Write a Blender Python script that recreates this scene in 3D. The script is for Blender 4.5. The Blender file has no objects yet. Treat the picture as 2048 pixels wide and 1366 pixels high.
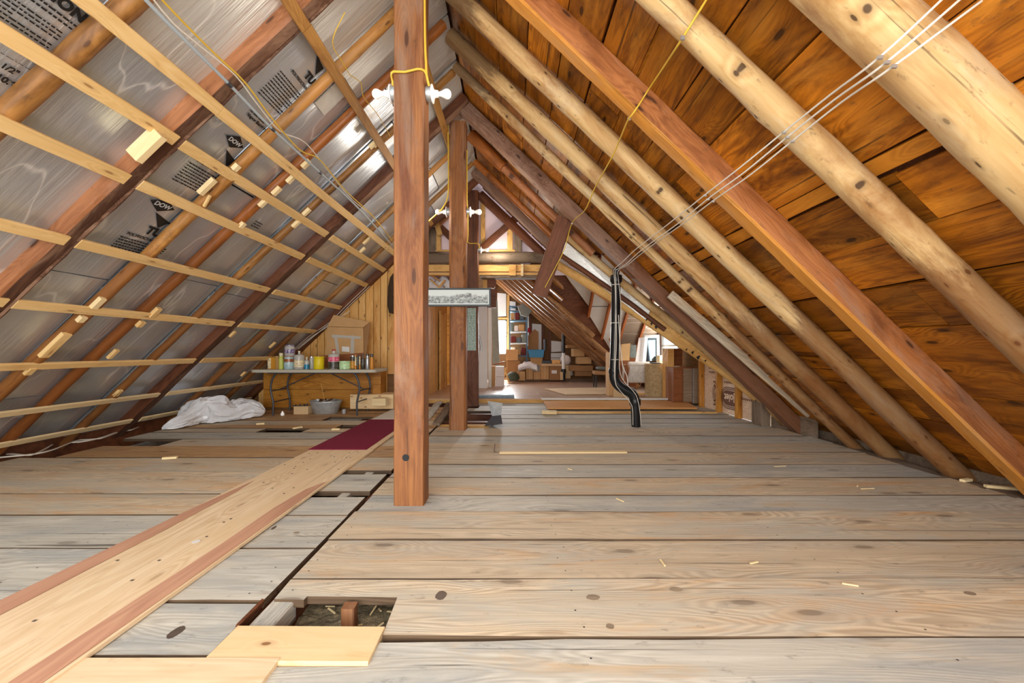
import bpy, math, random
from mathutils import Vector as V, Matrix, noise
random.seed(11)
C = bpy.context.scene.collection
SC = bpy.context.scene
# ------------------------------------------------------------------ camera, light, exposure
F, HY, CH = 800.0, 700.0, 1.07            # focal length in pixels, horizon row, camera height (2048x1366 frame)
cam = bpy.data.cameras.new('camera'); co = bpy.data.objects.new('camera', cam); C.objects.link(co)
cam.sensor_width = 36.0; cam.lens = F/2048*36.0; cam.shift_y = (HY-683)/2048
cam.clip_start = .02
co.location = (0, 0, CH); co.rotation_euler = (math.pi/2, 0, 0)
SC.camera = co
SC.view_settings.view_transform = 'Standard'; SC.view_settings.look = 'None'
SC.view_settings.gamma = 1.0; SC.view_settings.use_curve_mapping = False
SC.view_settings.exposure = .80
w = bpy.data.worlds.new('daylight'); SC.world = w; w.use_nodes = True
w.node_tree.nodes['Background'].inputs[0].default_value = (.90, .94, 1, 1)
w.node_tree.nodes['Background'].inputs[1].default_value = 1.5
def area(name, loc, rot, sx, sy, power, col):
    l = bpy.data.lights.new(name, 'AREA'); l.shape = 'RECTANGLE'; l.size = sx; l.size_y = sy; l.energy = power; l.color = col
    o = bpy.data.objects.new(name, l); C.objects.link(o); o.location = loc; o.rotation_euler = rot; return o
R90 = math.pi/2
area('near_gable_daylight', (-.5, -1.3, 1.45), (R90-.10, 0, 0), 4.2, 2.0, 105, (1, .94, .85))
area('far_window_daylight', (-.35, 13.45, 1.55), (-R90, 0, 0), .5, 1.1, 130, (.95, .98, 1))
area('dormer_window_daylight', (3.50, 9.0, 1.15), (0, R90, 0), 1.0, 1.2, 16, (1, .97, .92))
BULB = 8.0
def bulb_light(loc, p):
    l = bpy.data.lights.new('bulb_light', 'POINT'); l.energy = p; l.color = (1, .9, .76); l.shadow_soft_size = .10
    o = bpy.data.objects.new('bulb_light', l); C.objects.link(o); o.location = loc
# ------------------------------------------------------------------ helpers
WM = {}
def P(px, py, Y): return V(((px-1024)*Y/F, Y, CH+(HY-py)*Y/F))
SL = .955; NRM = math.sqrt(1+SL*SL)
def lz(x, off=0): return 4.16+SL*(x+.66)+off*NRM       # left roof plane (inner face of the rafters), offset outward
def rz(x, off=0): return 4.16-SL*(x+.66)+off*NRM
def LP(px, py, off=0):
    Y = (4.16+SL*.66+off*NRM-CH)*F/(HY-py+SL*(1024-px)); return P(px, py, Y)
def RP(px, py, off=0):
    Y = (4.16-SL*.66+off*NRM-CH)*F/(HY-py+SL*(px-1024)); return P(px, py, Y)
LU = V((1, 0, SL)).normalized(); LN = V((SL, 0, -1)).normalized()      # left slope: up the slope, into the room
RU = V((-1, 0, SL)).normalized(); RN = V((-SL, 0, -1)).normalized()
def frame(o, x, y):
    x = x.normalized(); z = x.cross(y).normalized(); y = z.cross(x)
    return Matrix(((x.x, y.x, z.x, o.x), (x.y, y.y, z.y, o.y), (x.z, y.z, z.z, o.z), (0, 0, 0, 1)))
def T(x, y=None, z=None):
    return Matrix.Translation(x if y is None else V((x, y, z)))
def put(o, M, parent=None):
    C.objects.link(o); WM[o.name] = M
    if parent is not None:
        o.parent = parent; M = WM[parent.name].inverted() @ M
    o.matrix_local = M
    return o
def tag(o, label=None, cat=None, group=None, kind=None):
    if label: o['label'] = label
    if cat: o['category'] = cat
    if group: o['group'] = group
    if kind: o['kind'] = kind
    return o
def empty(name, loc, label=None, cat=None, group=None, kind=None, rz_=0):
    o = bpy.data.objects.new(name, None); o.empty_display_size = .05
    put(o, T(V(loc)) @ Matrix.Rotation(rz_, 4, 'Z')); return tag(o, label, cat, group, kind)
def mesh(name, vs, fs, mat, M=None, parent=None, smooth=None):
    me = bpy.data.meshes.new(name); me.from_pydata([tuple(v) for v in vs], [], fs); me.update()
    if mat: me.materials.append(mat)
    if smooth is not None:
        me.polygons.foreach_set('use_smooth', [True]*len(me.polygons)); me.set_sharp_from_angle(angle=smooth)
    o = bpy.data.objects.new(name, me); return put(o, M or Matrix(), parent)
def nz(*a): return noise.noise(V(a))
BOXF = [(0,3,2,1),(4,5,6,7),(0,1,5,4),(1,2,6,5),(2,3,7,6),(3,0,4,7)]
def boxv(sx, sy, sz, c=(0,0,0)):
    return [(c[0]+a*sx/2, c[1]+b*sy/2, c[2]+d*sz/2) for d in (-1,1) for a, b in ((-1,-1),(1,-1),(1,1),(-1,1))]
def box(name, M, s, mat, parent=None, bev=.0):
    """box of size s centred at M; bev chamfers the long edges"""
    if not bev: return mesh(name, boxv(*s), BOXF, mat, M, parent)
    sx, sy, sz = s; b = min(bev, sx*.4, sy*.4, sz*.4)
    vs = []; fs = []
    hx, hy, hz = sx/2, sy/2, sz/2
    idx = {}
    for a in (-1,1):
        for c in (-1,1):
            for d in (-1,1):
                for k in range(3):
                    p = [a*(hx-b), c*(hy-b), d*(hz-b)]
                    p[k] = (a*hx, c*hy, d*hz)[k]; idx[a,c,d,k] = len(vs); vs.append(p)
    def q(l): fs.append([idx[i] for i in l])
    for k in range(3):
        u, v = (k+1)%3, (k+2)%3
        for s_ in (-1,1):
            l = []
            for (a, c) in ((-1,-1),(1,-1),(1,1),(-1,1)):
                t = [0,0,0]; t[k] = s_; t[u] = a; t[v] = c; l.append((t[0],t[1],t[2],k))
            q(l if s_ > 0 else l[::-1])
    for k in range(3):
        u, v = (k+1)%3, (k+2)%3
        for a in (-1,1):
            for c in (-1,1):
                t0=[0,0,0]; t0[k]=-1; t0[u]=a; t0[v]=c; t1=list(t0); t1[k]=1
                l=[(*t0,u),(*t1,u),(*t1,v),(*t0,v)]
                q(l if a*c > 0 else l[::-1])
    for a in (-1,1):
        for c in (-1,1):
            for d in (-1,1):
                l=[(a,c,d,0),(a,c,d,1),(a,c,d,2)]; q(l if a*c*d>0 else l[::-1])
    return mesh(name, vs, fs, mat, M, parent)
def loft(rings, caps=True, closed=True):
    n = len(rings[0]); vs = [v for r in rings for v in r]; fs = []
    for i in range(len(rings)-1):
        for j in range(n if closed else n-1):
            k = (j+1) % n
            fs.append((i*n+j, i*n+k, (i+1)*n+k, (i+1)*n+j))
    if caps:
        fs.append(tuple(range(n))[::-1]); fs.append(tuple(range((len(rings)-1)*n, len(rings)*n)))
    return vs, fs
def timber(name, p0, p1, wd, ht, up, mat, parent=None, rough=.004, cham=.012, seg=None, under=None):
    """squared timber from p0 to p1, wd across, ht along `up`; local X runs with the grain"""
    p0, p1 = V(p0), V(p1); L = (p1-p0).length; x = (p1-p0)/L; up = V(up); y = up.cross(x).normalized()
    M = frame(p0, x, y); seg = seg or max(2, int(L/.12)); sd = random.random()*90
    rings = []
    a, b, c = wd/2, ht/2, cham
    prof = [(-a+c,-b),(a-c,-b),(a,-b+c),(a,b-c),(a-c,b),(-a+c,b),(-a,b-c),(-a,-b+c)]
    for i in range(seg+1):
        t = L*i/seg; r = []
        for j, (u, v) in enumerate(prof):
            k = nz(t*2.1, sd+(j//2)*7.3, 3)*rough*1.6+nz(t*9, sd+j*5.1, 8)*rough*.8
            l = math.hypot(u, v) or 1
            r.append((t, u+u/l*k, v+v/l*k))
        rings.append(r)
    vs, fs = loft(rings); o = mesh(name, vs, fs, mat, M, parent, .6)
    if under:
        o.data.materials.append(under)
        for k, p in enumerate(o.data.polygons):
            if k < len(fs)-2 and k % 8 in (3, 4): p.material_index = 1
    return o
def log(name, pts, r0, r1, mat, parent=None, bump=.006, n=14, step=.09, knots=5):
    """peeled pole along a polyline, tapering; knots raise small stubs"""
    pts = [V(p) for p in pts]; x = (pts[-1]-pts[0]); Lt = x.length; x /= Lt
    y = x.cross(V((.13,.2,.97))).normalized(); M = frame(pts[0], x, y); Mi = M.inverted()
    cs = smooth_path([Mi @ p for p in pts], step); sd = random.random()*70
    kn = [(random.uniform(.05,.95), random.random()*6.28, random.uniform(.3,1)) for _ in range(knots)]
    rings = []; m = len(cs)
    for i, c in enumerate(cs):
        t = i/(m-1); r = r0+(r1-r0)*t; ring = []
        for j in range(n):
            a = 6.2832*j/n
            k = r*(1+nz(c.x*1.3, math.cos(a)+sd, math.sin(a))*.09)+nz(c.x*6, math.cos(a)*3+sd, math.sin(a)*3)*bump
            for (kt, ka, kh) in kn:
                d = ((t-kt)*Lt)**2+(r*((a-ka+3.14159) % 6.2832-3.14159))**2
                k += kh*.014*math.exp(-d/.0009)
            ring.append((c.x, c.y+math.cos(a)*k, c.z+math.sin(a)*k))
        rings.append(ring)
    vs, fs = loft(rings); return mesh(name, vs, fs, mat, M, parent, 1.2)
def smooth_path(pts, step):
    if len(pts) == 2:
        n = max(2, int((pts[1]-pts[0]).length/step)); return [pts[0].lerp(pts[1], i/n) for i in range(n+1)]
    out = []
    q = [pts[0]*2-pts[1]]+list(pts)+[pts[-1]*2-pts[-2]]
    for i in range(1, len(q)-2):
        n = max(2, int((q[i+1]-q[i]).length/step))
        for k in range(n):
            t = k/n; a, b, c, d = q[i-1], q[i], q[i+1], q[i+2]
            out.append(.5*((2*b)+(c-a)*t+(2*a-5*b+4*c-d)*t*t+(3*b-a-3*c+d)*t**3))
    out.append(q[-2]); return out
def tube(name, pts, r, mat, parent=None, step=.06, n=8, M=None, flat=1.0, closed=False):
    pts = [V(p) for p in pts]; o = V(pts[0]) if M is None else V((0,0,0))
    cs = smooth_path([p-o for p in pts], step); rings = []; up = V((.1,.2,1)).normalized()
    for i, c in enumerate(cs):
        d = (cs[min(i+1,len(cs)-1)]-cs[max(i-1,0)]).normalized()
        if abs(d.dot(up)) > .95: up = V((1,.1,.05)).normalized()
        a = d.cross(up).normalized(); b = a.cross(d).normalized(); up = b
        rr = r[i*(len(r)-1)//(len(cs)-1)] if isinstance(r, (list, tuple)) else r
        rings.append([c+a*math.cos(6.2832*j/n)*rr+b*math.sin(6.2832*j/n)*rr*flat for j in range(n)])
    vs, fs = loft(rings); return mesh(name, vs, fs, mat, M or T(o), parent, 1.0)
def lathe(name, prof, M, mat, parent=None, n=20, sharp=.7):
    rings = [[(r*math.cos(6.2832*j/n), r*math.sin(6.2832*j/n), z) for j in range(n)] for r, z in prof]
    vs, fs = loft(rings); return mesh(name, vs, fs, mat, M, parent, sharp)
def prism(name, poly, t, mat, Mx, parent=None, edge=None):
    """polygon in local XY extruded from z=-t to 0"""
    n = len(poly); vs = [(x, y, -t) for x, y in poly]+[(x, y, 0) for x, y in poly]
    fs = [tuple(range(n))[::-1], tuple(range(n, 2*n))]+[(i, (i+1)%n, n+(i+1)%n, n+i) for i in range(n)]
    o = mesh(name, vs, fs, mat, Mx, parent)
    if edge:
        o.data.materials.append(edge)
        for p in list(o.data.polygons)[2:]: p.material_index = 1
    return o
def plank(name, Mx, L, W, t, mat, parent=None, j=.004, warp=.002, seg=None, edge=None):
    """board lying in local XY (top z=0), grain on X, slightly uneven long edges and a little warp"""
    seg = seg or max(2, int(L/.22)); sd = random.random()*99; rings = []
    for i in range(seg+1):
        x = -L/2+L*i/seg
        a = -W/2+nz(x*2.2, sd, 0)*j+nz(x*9, sd, 4)*j*.5; b = W/2+nz(x*2.2, sd, 9)*j+nz(x*9, sd, 14)*j*.5
        z0 = nz(x*.7, sd, 20)*warp; z1 = nz(x*.7, sd, 30)*warp
        c = .003
        rings.append([(x,a,-t),(x,b,-t),(x,b,z1-c),(x,b-c,z1),(x,a+c,z0),(x,a,z0-c)])
    vs, fs = loft(rings); o = mesh(name, vs, fs, mat, Mx, parent)
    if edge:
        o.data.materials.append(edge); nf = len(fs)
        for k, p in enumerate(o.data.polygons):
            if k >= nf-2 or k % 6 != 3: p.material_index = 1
    return o
def copy(o, M, parent=None, label=None):
    c = o.copy(); put(c, M, parent)
    if label: c['label'] = label
    return c
def text_mesh(s, size, spacing=1.0, align='LEFT', bold=.0, lines=1.0):
    cu = bpy.data.curves.new('lettering', 'FONT'); cu.body = s; cu.size = size; cu.space_character = spacing; cu.offset = bold
    cu.align_x = align; cu.space_line = lines; cu.extrude = .0004
    o = bpy.data.objects.new('lettering', cu); C.objects.link(o)
    me = bpy.data.meshes.new_from_object(o.evaluated_get(bpy.context.evaluated_depsgraph_get()))
    bpy.data.objects.remove(o); return me
def lettering(s, size, M, mat, parent, **k):
    me = text_mesh(s, size, **k); me.materials.clear(); me.materials.append(mat)
    return put(bpy.data.objects.new('lettering', me), M, parent)
# ------------------------------------------------------------------ materials
def lin(c):
    if isinstance(c, str): c = [int(c[i:i+2], 16)/255 for i in (0,2,4)]
    return tuple((x/12.92 if x <= .04045 else ((x+.055)/1.055)**2.4) for x in c)+(1,)
class NT:
    def __init__(s, name):
        s.m = bpy.data.materials.new(name); s.m.use_nodes = True; s.t = s.m.node_tree; s.b = s.t.nodes['Principled BSDF']
    def n(s, ty, **k):
        o = s.t.nodes.new('ShaderNode'+ty)
        for a, v in k.items(): setattr(o, a, v)
        return o
    def l(s, a, b): s.t.links.new(a, b)
    def coords(s, scale, rnd=True, kind='Object'):
        tc = s.n('TexCoord'); out = tc.outputs[kind]
        if rnd:
            oi = s.n('ObjectInfo'); mu = s.n('VectorMath', operation='MULTIPLY_ADD')
            cm = s.n('CombineXYZ'); 
            m1 = s.n('Math', operation='MULTIPLY'); m1.inputs[1].default_value = 37.0; s.l(oi.outputs['Random'], m1.inputs[0])
            m2 = s.n('Math', operation='MULTIPLY'); m2.inputs[1].default_value = 9.1; s.l(oi.outputs['Random'], m2.inputs[0])
            s.l(m1.outputs[0], cm.inputs[0]); s.l(m2.outputs[0], cm.inputs[1]); s.l(m2.outputs[0], cm.inputs[2])
            ad = s.n('VectorMath', operation='ADD'); s.l(out, ad.inputs[0]); s.l(cm.outputs[0], ad.inputs[1]); out = ad.outputs[0]
        s.base = out
        return s.sc(out, scale)
    def sc(s, out, scale):
        m = s.n('VectorMath', operation='MULTIPLY'); m.inputs[1].default_value = scale; s.l(out, m.inputs[0]); return m.outputs[0]
    def noise(s, v, scale=1, detail=4, rough=.55, dist=0):
        o = s.n('TexNoise'); o.inputs['Scale'].default_value = scale; o.inputs['Detail'].default_value = detail
        o.inputs['Roughness'].default_value = rough; o.inputs['Distortion'].default_value = dist; s.l(v, o.inputs['Vector']); return o.outputs['Fac']
    def ramp(s, f, stops, interp='LINEAR'):
        r = s.n('ValToRGB'); r.color_ramp.interpolation = interp
        e = r.color_ramp.elements
        while len(e) < len(stops): e.new(.5)
        for i, (p, c) in enumerate(stops):
            e[i].position = p; e[i].color = c if len(c) == 4 else (*c, 1)
        s.l(f, r.inputs[0]); return r.outputs[0]
    def mix(s, f, a, b, mode='MIX'):
        m = s.n('Mix', data_type='RGBA', blend_type=mode)
        for i, v in ((0, f), (6, a), (7, b)):
            if isinstance(v, (int, float)): m.inputs[i].default_value = v
            elif isinstance(v, tuple): m.inputs[i].default_value = v
            else: s.l(v, m.inputs[i])
        return m.outputs[2]
    def bump(s, h, strength=.3, dist=.01):
        b = s.n('Bump'); b.inputs['Strength'].default_value = strength; b.inputs['Distance'].default_value = dist
        s.l(h, b.inputs['Height']); s.l(b.outputs[0], s.b.inputs['Normal'])
W0, W1 = (0,0,0,1), (1,1,1,1)
def wood(name, light, dark, stain=None, st=(.5,.68), grey=None, gr=(.5,.7), rough=.7, bump=.35, gs=(1.3,26,26), var=.16, knots=.55, crack=.5, cath=.45, spec=.35, knotc=None, ks=(2.3,6,6), ring=150, dirt=0, rs=(.45,4,4), tip=None, foot=None):
    """grain runs along local X: fibre noise, contour rings that swirl round the knots, stains, cracks, dirt"""
    n = NT(name); g = n.coords(gs); base = n.base
    sp = n.n('SeparateXYZ'); n.l(base, sp.inputs[0])
    def math_(op, a, b=None, c=None):
        m = n.n('Math', operation=op)
        for i, v in enumerate((a, b, c)):
            if v is None: continue
            if isinstance(v, (int, float)): m.inputs[i].default_value = v
            else: n.l(v, m.inputs[i])
        return m.outputs[0]
    yz = math_('ADD', sp.outputs[1], sp.outputs[2]); cb = n.n('CombineXYZ'); n.l(sp.outputs[0], cb.inputs[0]); n.l(yz, cb.inputs[1]); flat2 = cb.outputs[0]
    vo = n.n('TexVoronoi', voronoi_dimensions='2D'); vo.inputs['Scale'].default_value = 1; n.l(n.sc(flat2, ks), vo.inputs['Vector'])
    on = n.ramp(vo.outputs['Color'], [(.44, W0), (.46, W1)])
    f1 = n.noise(g, 1, 6, .66)
    N = n.noise(n.sc(base, rs), 1, 3, .45, .3)
    if knots:
        sw = n.mix(1.0, on, n.ramp(vo.outputs['Distance'], [(.0, W1), (.42, W0)], 'EASE'), 'MULTIPLY')
        N = math_('MULTIPLY_ADD', sw, .14, N)
    rg = math_('MULTIPLY_ADD', math_('SINE', math_('MULTIPLY', N, ring)), .5, .5)
    lowf = n.noise(n.sc(base, (.5, 5, 5)), 1, 4, .6, 1.0)
    rg = n.mix(n.ramp(n.noise(n.sc(base, (.9, 3, 3)), 1, 3, .5), [(.38, (.15,)*3), (.62, W1)]), (.5, .5, .5, 1), rg)
    f = n.mix(cath*.55, n.mix(.42, f1, lowf), rg)
    col = n.ramp(f, [(.27, lin(dark)), (.70, lin(light))])
    if stain:
        b = n.noise(n.sc(base, (1.1, 4.5, 4.5)), 1, 6, .68, .8); col = n.mix(n.ramp(b, [(st[0], W0), (st[1], W1)]), col, n.mix(.75, col, lin(stain)))
    if grey:
        b = n.noise(n.sc(base, (.8, 3.2, 3.2)), 1.3, 6, .66, .5); col = n.mix(n.ramp(b, [(gr[0], W0), (gr[1], W1)]), col, n.mix(.7, col, lin(grey)))
    if knots:
        kf = n.ramp(vo.outputs['Distance'], [(.045, W1), (.07, (.3,)*3), (.16, W0)])
        kk = n.mix(1.0, n.mix(1.0, on, kf, 'MULTIPLY'), (knots, knots, knots, 1), 'MULTIPLY')
        col = n.mix(kk, col, lin(knotc or '4a2c18'))
    if crack:
        c = n.noise(n.sc(base, (.45, 30, 30)), 1, 4, .62, .2); cf = n.ramp(c, [(.315, (crack,)*3), (.365, (0,0,0))])
        col = n.mix(cf, col, n.mix(.8, col, lin('1c120a')))
    if dirt:
        c = n.noise(n.sc(base, (7, 16, 16)), 1.5, 5, .7); cf = n.ramp(c, [(.60, (0,0,0)), (.70, (dirt,)*3)])
        col = n.mix(cf, col, n.mix(.6, col, lin('3a2c20')))
    if tip or foot:      # charred upper end / darker lower end of a pole (stain; painted shade on the left poles), measured along it
        so = n.n('SeparateXYZ'); n.l(n.n('TexCoord').outputs['Object'], so.inputs[0]); wob = n.noise(n.sc(base, (1.6, 7, 7)), 1, 5, .7)
        for lim, sg, cc in ((tip, 1, '3a2016'), (foot, -1, '70401c')):
            if not lim: continue
            v_ = math_('MULTIPLY_ADD', wob, 1.5, math_('MULTIPLY', math_('SUBTRACT', lim, so.outputs[0]), sg))
            col = n.mix(n.ramp(v_, [(.70, W0), (.92, (.95,)*3)]), col, n.mix(.72, col, lin(cc)))
    oi = n.n('ObjectInfo'); mr = n.n('MapRange'); mr.inputs[3].default_value = 1-var; mr.inputs[4].default_value = 1+var
    n.l(oi.outputs['Random'], mr.inputs[0]); hs = n.n('HueSaturation'); n.l(mr.outputs[0], hs.inputs['Value']); n.l(col, hs.inputs['Color'])
    n.l(hs.outputs[0], n.b.inputs['Base Color']); n.b.inputs['Roughness'].default_value = rough; n.b.inputs['Specular IOR Level'].default_value = spec
    if bump: n.bump(f, bump, .004)
    return n.m
def plain(name, c, rough=.5, metal=0, trans=0, var=0, emit=0, bump=0, bs=60, spec=.5, ior=1.45):
    n = NT(name); b = n.b; b.inputs['Base Color'].default_value = lin(c); b.inputs['Roughness'].default_value = rough
    b.inputs['Metallic'].default_value = metal; b.inputs['Transmission Weight'].default_value = trans; b.inputs['Specular IOR Level'].default_value = spec; b.inputs['IOR'].default_value = ior
    if emit: b.inputs['Emission Color'].default_value = lin(c); b.inputs['Emission Strength'].default_value = emit
    if var or bump:
        v = n.coords((1,1,1)); f = n.noise(v, bs, 4)
        if var: n.l(n.mix(n.ramp(f, [(.3,W0),(.7,W1)]), lin(c), tuple(x*(1-var) for x in lin(c)[:3])+(1,)), b.inputs['Base Color'])
        if bump: n.bump(f, bump, .01)
    return n.m
def speckle(name, cols, scale, rough=.8, bump=.2, stretch=(1,1,1)):
    n = NT(name); v = n.coords(stretch); f = n.noise(v, scale, 6, .7)
    k = len(cols); n.l(n.ramp(f, [(.3+.4*i/(k-1), lin(c)) for i, c in enumerate(cols)]), n.b.inputs['Base Color'])
    n.b.inputs['Roughness'].default_value = rough
    if bump: n.bump(f, bump, .02)
    return n.m
def foil(name, c='dfe8f2', r0=.25, r1=.42, bump=.32, metal=.76):
    n = NT(name); v = n.coords((1.2, 7, 7)); base = n.base
    f = n.noise(v, 1.0, 5, .55, .4); g = n.noise(n.sc(base, (.8, 40, 40)), 1, 3, .6)
    n.b.inputs['Metallic'].default_value = metal
    n.l(n.ramp(n.noise(n.sc(base, (2,2,2)), 1, 3), [(.3, lin(c)), (.7, tuple(x*.86 for x in lin(c)[:3])+(1,))]), n.b.inputs['Base Color'])
    cr = n.ramp(n.noise(n.sc(base, (.9, 3.2, 3.2)), 1, 2, .4), [(.488, W0), (.497, (.7,)*3), (.506, W0)])
    old = n.b.inputs['Base Color'].links[0].from_socket; n.l(n.mix(cr, old, lin('f4f2ec')), n.b.inputs['Base Color'])
    mt = n.n('MapRange'); mt.inputs[3].default_value = metal; mt.inputs[4].default_value = .25; n.l(cr, mt.inputs[0]); n.l(mt.outputs[0], n.b.inputs['Metallic'])
    mr = n.n('MapRange'); mr.inputs[3].default_value = r0; mr.inputs[4].default_value = r1; n.l(g, mr.inputs[0]); n.l(mr.outputs[0], n.b.inputs['Roughness'])
    n.bump(n.mix(.35, f, g), bump, .03); return n.m
M = {}
M['floor'] = wood('weathered_floor_pine', 'e6d5b8', 'a6937a', stain='d29c5c', st=(.52,.74), grey='b8b9b0', gr=(.46,.66), gs=(.9,34,34), var=.05, knots=.6, crack=.85, cath=.4, bump=.6, knotc='5d4c3e', ks=(1.1,3.2,3), ring=170, dirt=.6)
M['floor_grey'] = wood('grey_floor_pine', 'd8d5c9', 'a09b8e', stain='c9a97c', st=(.58,.75), grey='a2a6a5', gr=(.48,.64), gs=(.9,34,34), var=.05, knots=.5, crack=.85, cath=.35, bump=.6, knotc='5d5248', ks=(1.1,3.2,3), ring=170, dirt=.6)
M['floor_warm'] = wood('amber_floor_pine', 'dcb788', 'a0764a', stain='a87445', grey='b3a48e', gr=(.5,.7), gs=(.9,34,34), var=.08, knots=.6, crack=.75, cath=.4, bump=.6, ks=(1.1,3.2,3), ring=170, dirt=.5)
M['newpine'] = wood('fresh_pine', 'f4dcb0', 'e0bb84', stain='cc9454', st=(.58,.78), gs=(.9,24,24), var=.04, knots=.9, crack=.15, cath=.35, bump=.2, knotc='8a5a30', ks=(3.5,7,7), ring=110)
M['ply'] = wood('plywood_face', 'eed8b6', 'd6b68c', stain='e2c69c', gs=(1.2,40,40), var=.03, knots=.4, crack=.3, cath=.45, bump=.2, knotc='8d6444', ring=90, rs=(.6,5,5), ks=(1.6,5,5), dirt=.25)
M['ply_pink'] = wood('plywood_pink_veneer', 'cfa284', 'b3826a', gs=(1.2,44,44), var=.02, knots=0, crack=.3, cath=.35, bump=.2, ring=90)
M['post'] = wood('red_brown_timber', 'a8703f', '70432a', stain='5a2c18', st=(.5,.7), grey='8f7a6a', gr=(.54,.74), gs=(1.6,46,46), var=.04, knots=.8, crack=.7, cath=.3, knotc='3a1c10', rough=.62, ks=(1.0,4,4), ring=140, dirt=.6)
M['hewn'] = wood('hewn_red_timber', 'be8156', '7e4c2c', stain='663a1e', st=(.5,.7), grey='b0907c', gr=(.54,.7), gs=(1.4,36,36), var=.05, knots=.85, crack=.7, cath=.3, knotc='3a2014', rough=.55, ks=(1.5,6,6), dirt=.5)
M['hewn_c'] = wood('red_squared_timber', 'bb7844', '824822', stain='6a3a1e', st=(.5,.68), grey='9a8270', gr=(.55,.74), gs=(1.4,36,36), var=.03, knots=.85, crack=.75, cath=.3, knotc='3a2014', rough=.6, ks=(1.5,6,6), dirt=.6)
M['hewn_grey'] = wood('hewn_grey_timber', 'a4826c', '6c4a3a', stain='5c3a2c', st=(.5,.68), grey='8c7c74', gr=(.5,.68), gs=(1.4,36,36), var=.05, knots=.9, crack=.7, cath=.3, knotc='33221c', rough=.65, ks=(2.2,6,6), dirt=.5, foot=3.0)
M['lit_orange'] = wood('lit_orange_underside', 'd2913c', 'a8651e', stain='b98a58', st=(.5,.7), gs=(1.6,30,30), var=.03, knots=.3, crack=.4, cath=.15, bump=.6, dirt=.3)  # light from below painted into the underside as brighter orange
M['hewn_dark'] = wood('dark_timber', '7c4a2e', '4a2816', stain='381c10', st=(.5,.7), gs=(1.0,20,20), var=.1, knots=.5, crack=.5, cath=.3, rough=.6)
M['bark'] = wood('bark_edge', '6a4632', '3a2418', stain='8a6a54', st=(.5,.62), gs=(2.5,14,14), var=.1, knots=.4, crack=.8, bump=1.0, rough=.85)
M['pole'] = wood('peeled_pole', 'e0c18c', 'b4884f', stain='8e5828', st=(.46,.66), grey='c8b89a', gs=(1.2,30,30), var=.05, knots=.9, crack=.8, cath=.25, knotc='3c2414', ks=(3.4,10,10), rough=.62, spec=.22, ring=60, dirt=.75, foot=3.9)
M['pole_tip'] = wood('charred_top_pole', 'e0c18c', 'b4884f', stain='8e5828', st=(.46,.66), grey='c8b89a', gs=(1.2,30,30), var=.05, knots=.9, crack=.8, cath=.25, knotc='3c2414', ks=(3.4,10,10), rough=.62, spec=.22, ring=60, dirt=.75, tip=.6, foot=4.0)
M['pole_foot'] = wood('stained_pole', 'c98f4e', '92582a', stain='6f3e1e', st=(.46,.62), gs=(1.0,18,18), var=.08, knots=.8, crack=.5, cath=.25, rough=.55)
M['pole_left'] = wood('brown_pole', 'bb8646', '80501f', stain='56330f', st=(.46,.64), grey='9c7a52', gs=(1.2,30,30), var=.16, knots=.8, crack=.7, cath=.2, rough=.5, ring=60, dirt=.6, foot=3.3)  # brown darkens towards the foot, shade painted into the colour
M['pole_red'] = wood('orange_pole', 'b06a2e', '7a4219', stain='582e12', gs=(1.2,30,30), var=.10, knots=.6, crack=.6, cath=.2, rough=.42, ring=60, dirt=.5, foot=3.0)  # foot darkening on the left pole is shade painted in
M['roof'] = wood('amber_roof_board', 'bd741a', '78400c', stain='48220c', st=(.45,.63), grey='d68e30', gr=(.52,.72), gs=(1.1,26,26), var=.36, knots=.85, crack=.9, cath=.5, knotc='241006', rough=.42, bump=.5, ks=(1.6,4,4), ring=190, rs=(.4,3.4,3.4), dirt=.85)
M['roof_strip'] = wood('bright_roof_strip', 'd08a2c', '9c5c18', gs=(.9,12,12), var=.15, knots=.3, crack=.4, rough=.5)
M['strip'] = wood('spruce_strip', 'f0cf94', 'd9ad68', stain='cf9a54', st=(.56,.76), gs=(1.2,36,36), var=.05, knots=.75, crack=.25, cath=.3, knotc='8a5a2c', bump=.15, rough=.5, ks=(2.2,9,9), ring=120, dirt=.3)
M['strip_old'] = wood('older_brown_strip', 'b88846', '8c5e28', stain='74481c', gs=(1.1,20,20), var=.06, knots=.5, crack=.4, rough=.6)
M['strip_pale'] = wood('pale_strip', 'f0dcb0', 'd8bc88', gs=(1.1,20,20), var=.04, knots=.6, crack=.15, cath=.25, knotc='8a6436', bump=.15)
M['block'] = wood('pale_block', 'f6e2b4', 'e4c68e', gs=(1.1,20,20), var=.04, knots=.3, crack=.1, cath=.2, bump=.1)
M['knotty'] = wood('knotty_pine', 'eec07a', 'd4984a', stain='c4822e', gs=(1,24,24), var=.08, knots=1.0, crack=.1, cath=.4, knotc='4e2810', ks=(2.8,9,9), bump=.15, rough=.45, ring=110)
M['chest'] = wood('amber_pine', 'cf9440', 'a8681e', stain='8a5216', gs=(.9,12,12), var=.08, knots=.8, crack=.1, cath=.5, knotc='4e2810', rough=.4)
M['panel_dark'] = wood('dark_panel_wood', '8a6238', '5e3e20', gs=(1,14,14), var=.1, knots=.2)
M['cab'] = wood('cabinet_veneer', '9c6038', '6e3c1e', gs=(.9,16,16), var=.08, knots=0, crack=.1, rough=.4)
M['cab_grey'] = wood('grey_cabinet_side', 'a08a72', '7c6450', gs=(.9,16,16), var=.05, knots=0, crack=.2, rough=.35)
M['beam_grey'] = wood('old_grey_beam', '93806c', '5f4e40', stain='4a3a2e', gs=(1.2,12,12), var=.05, knots=.6, crack=.8, bump=.9, rough=.85)
M['lumber'] = wood('yellow_lumber', 'e6bc78', 'c8944e', stain='b07c3c', gs=(1,18,18), var=.08, knots=.6, crack=.2)
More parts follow.
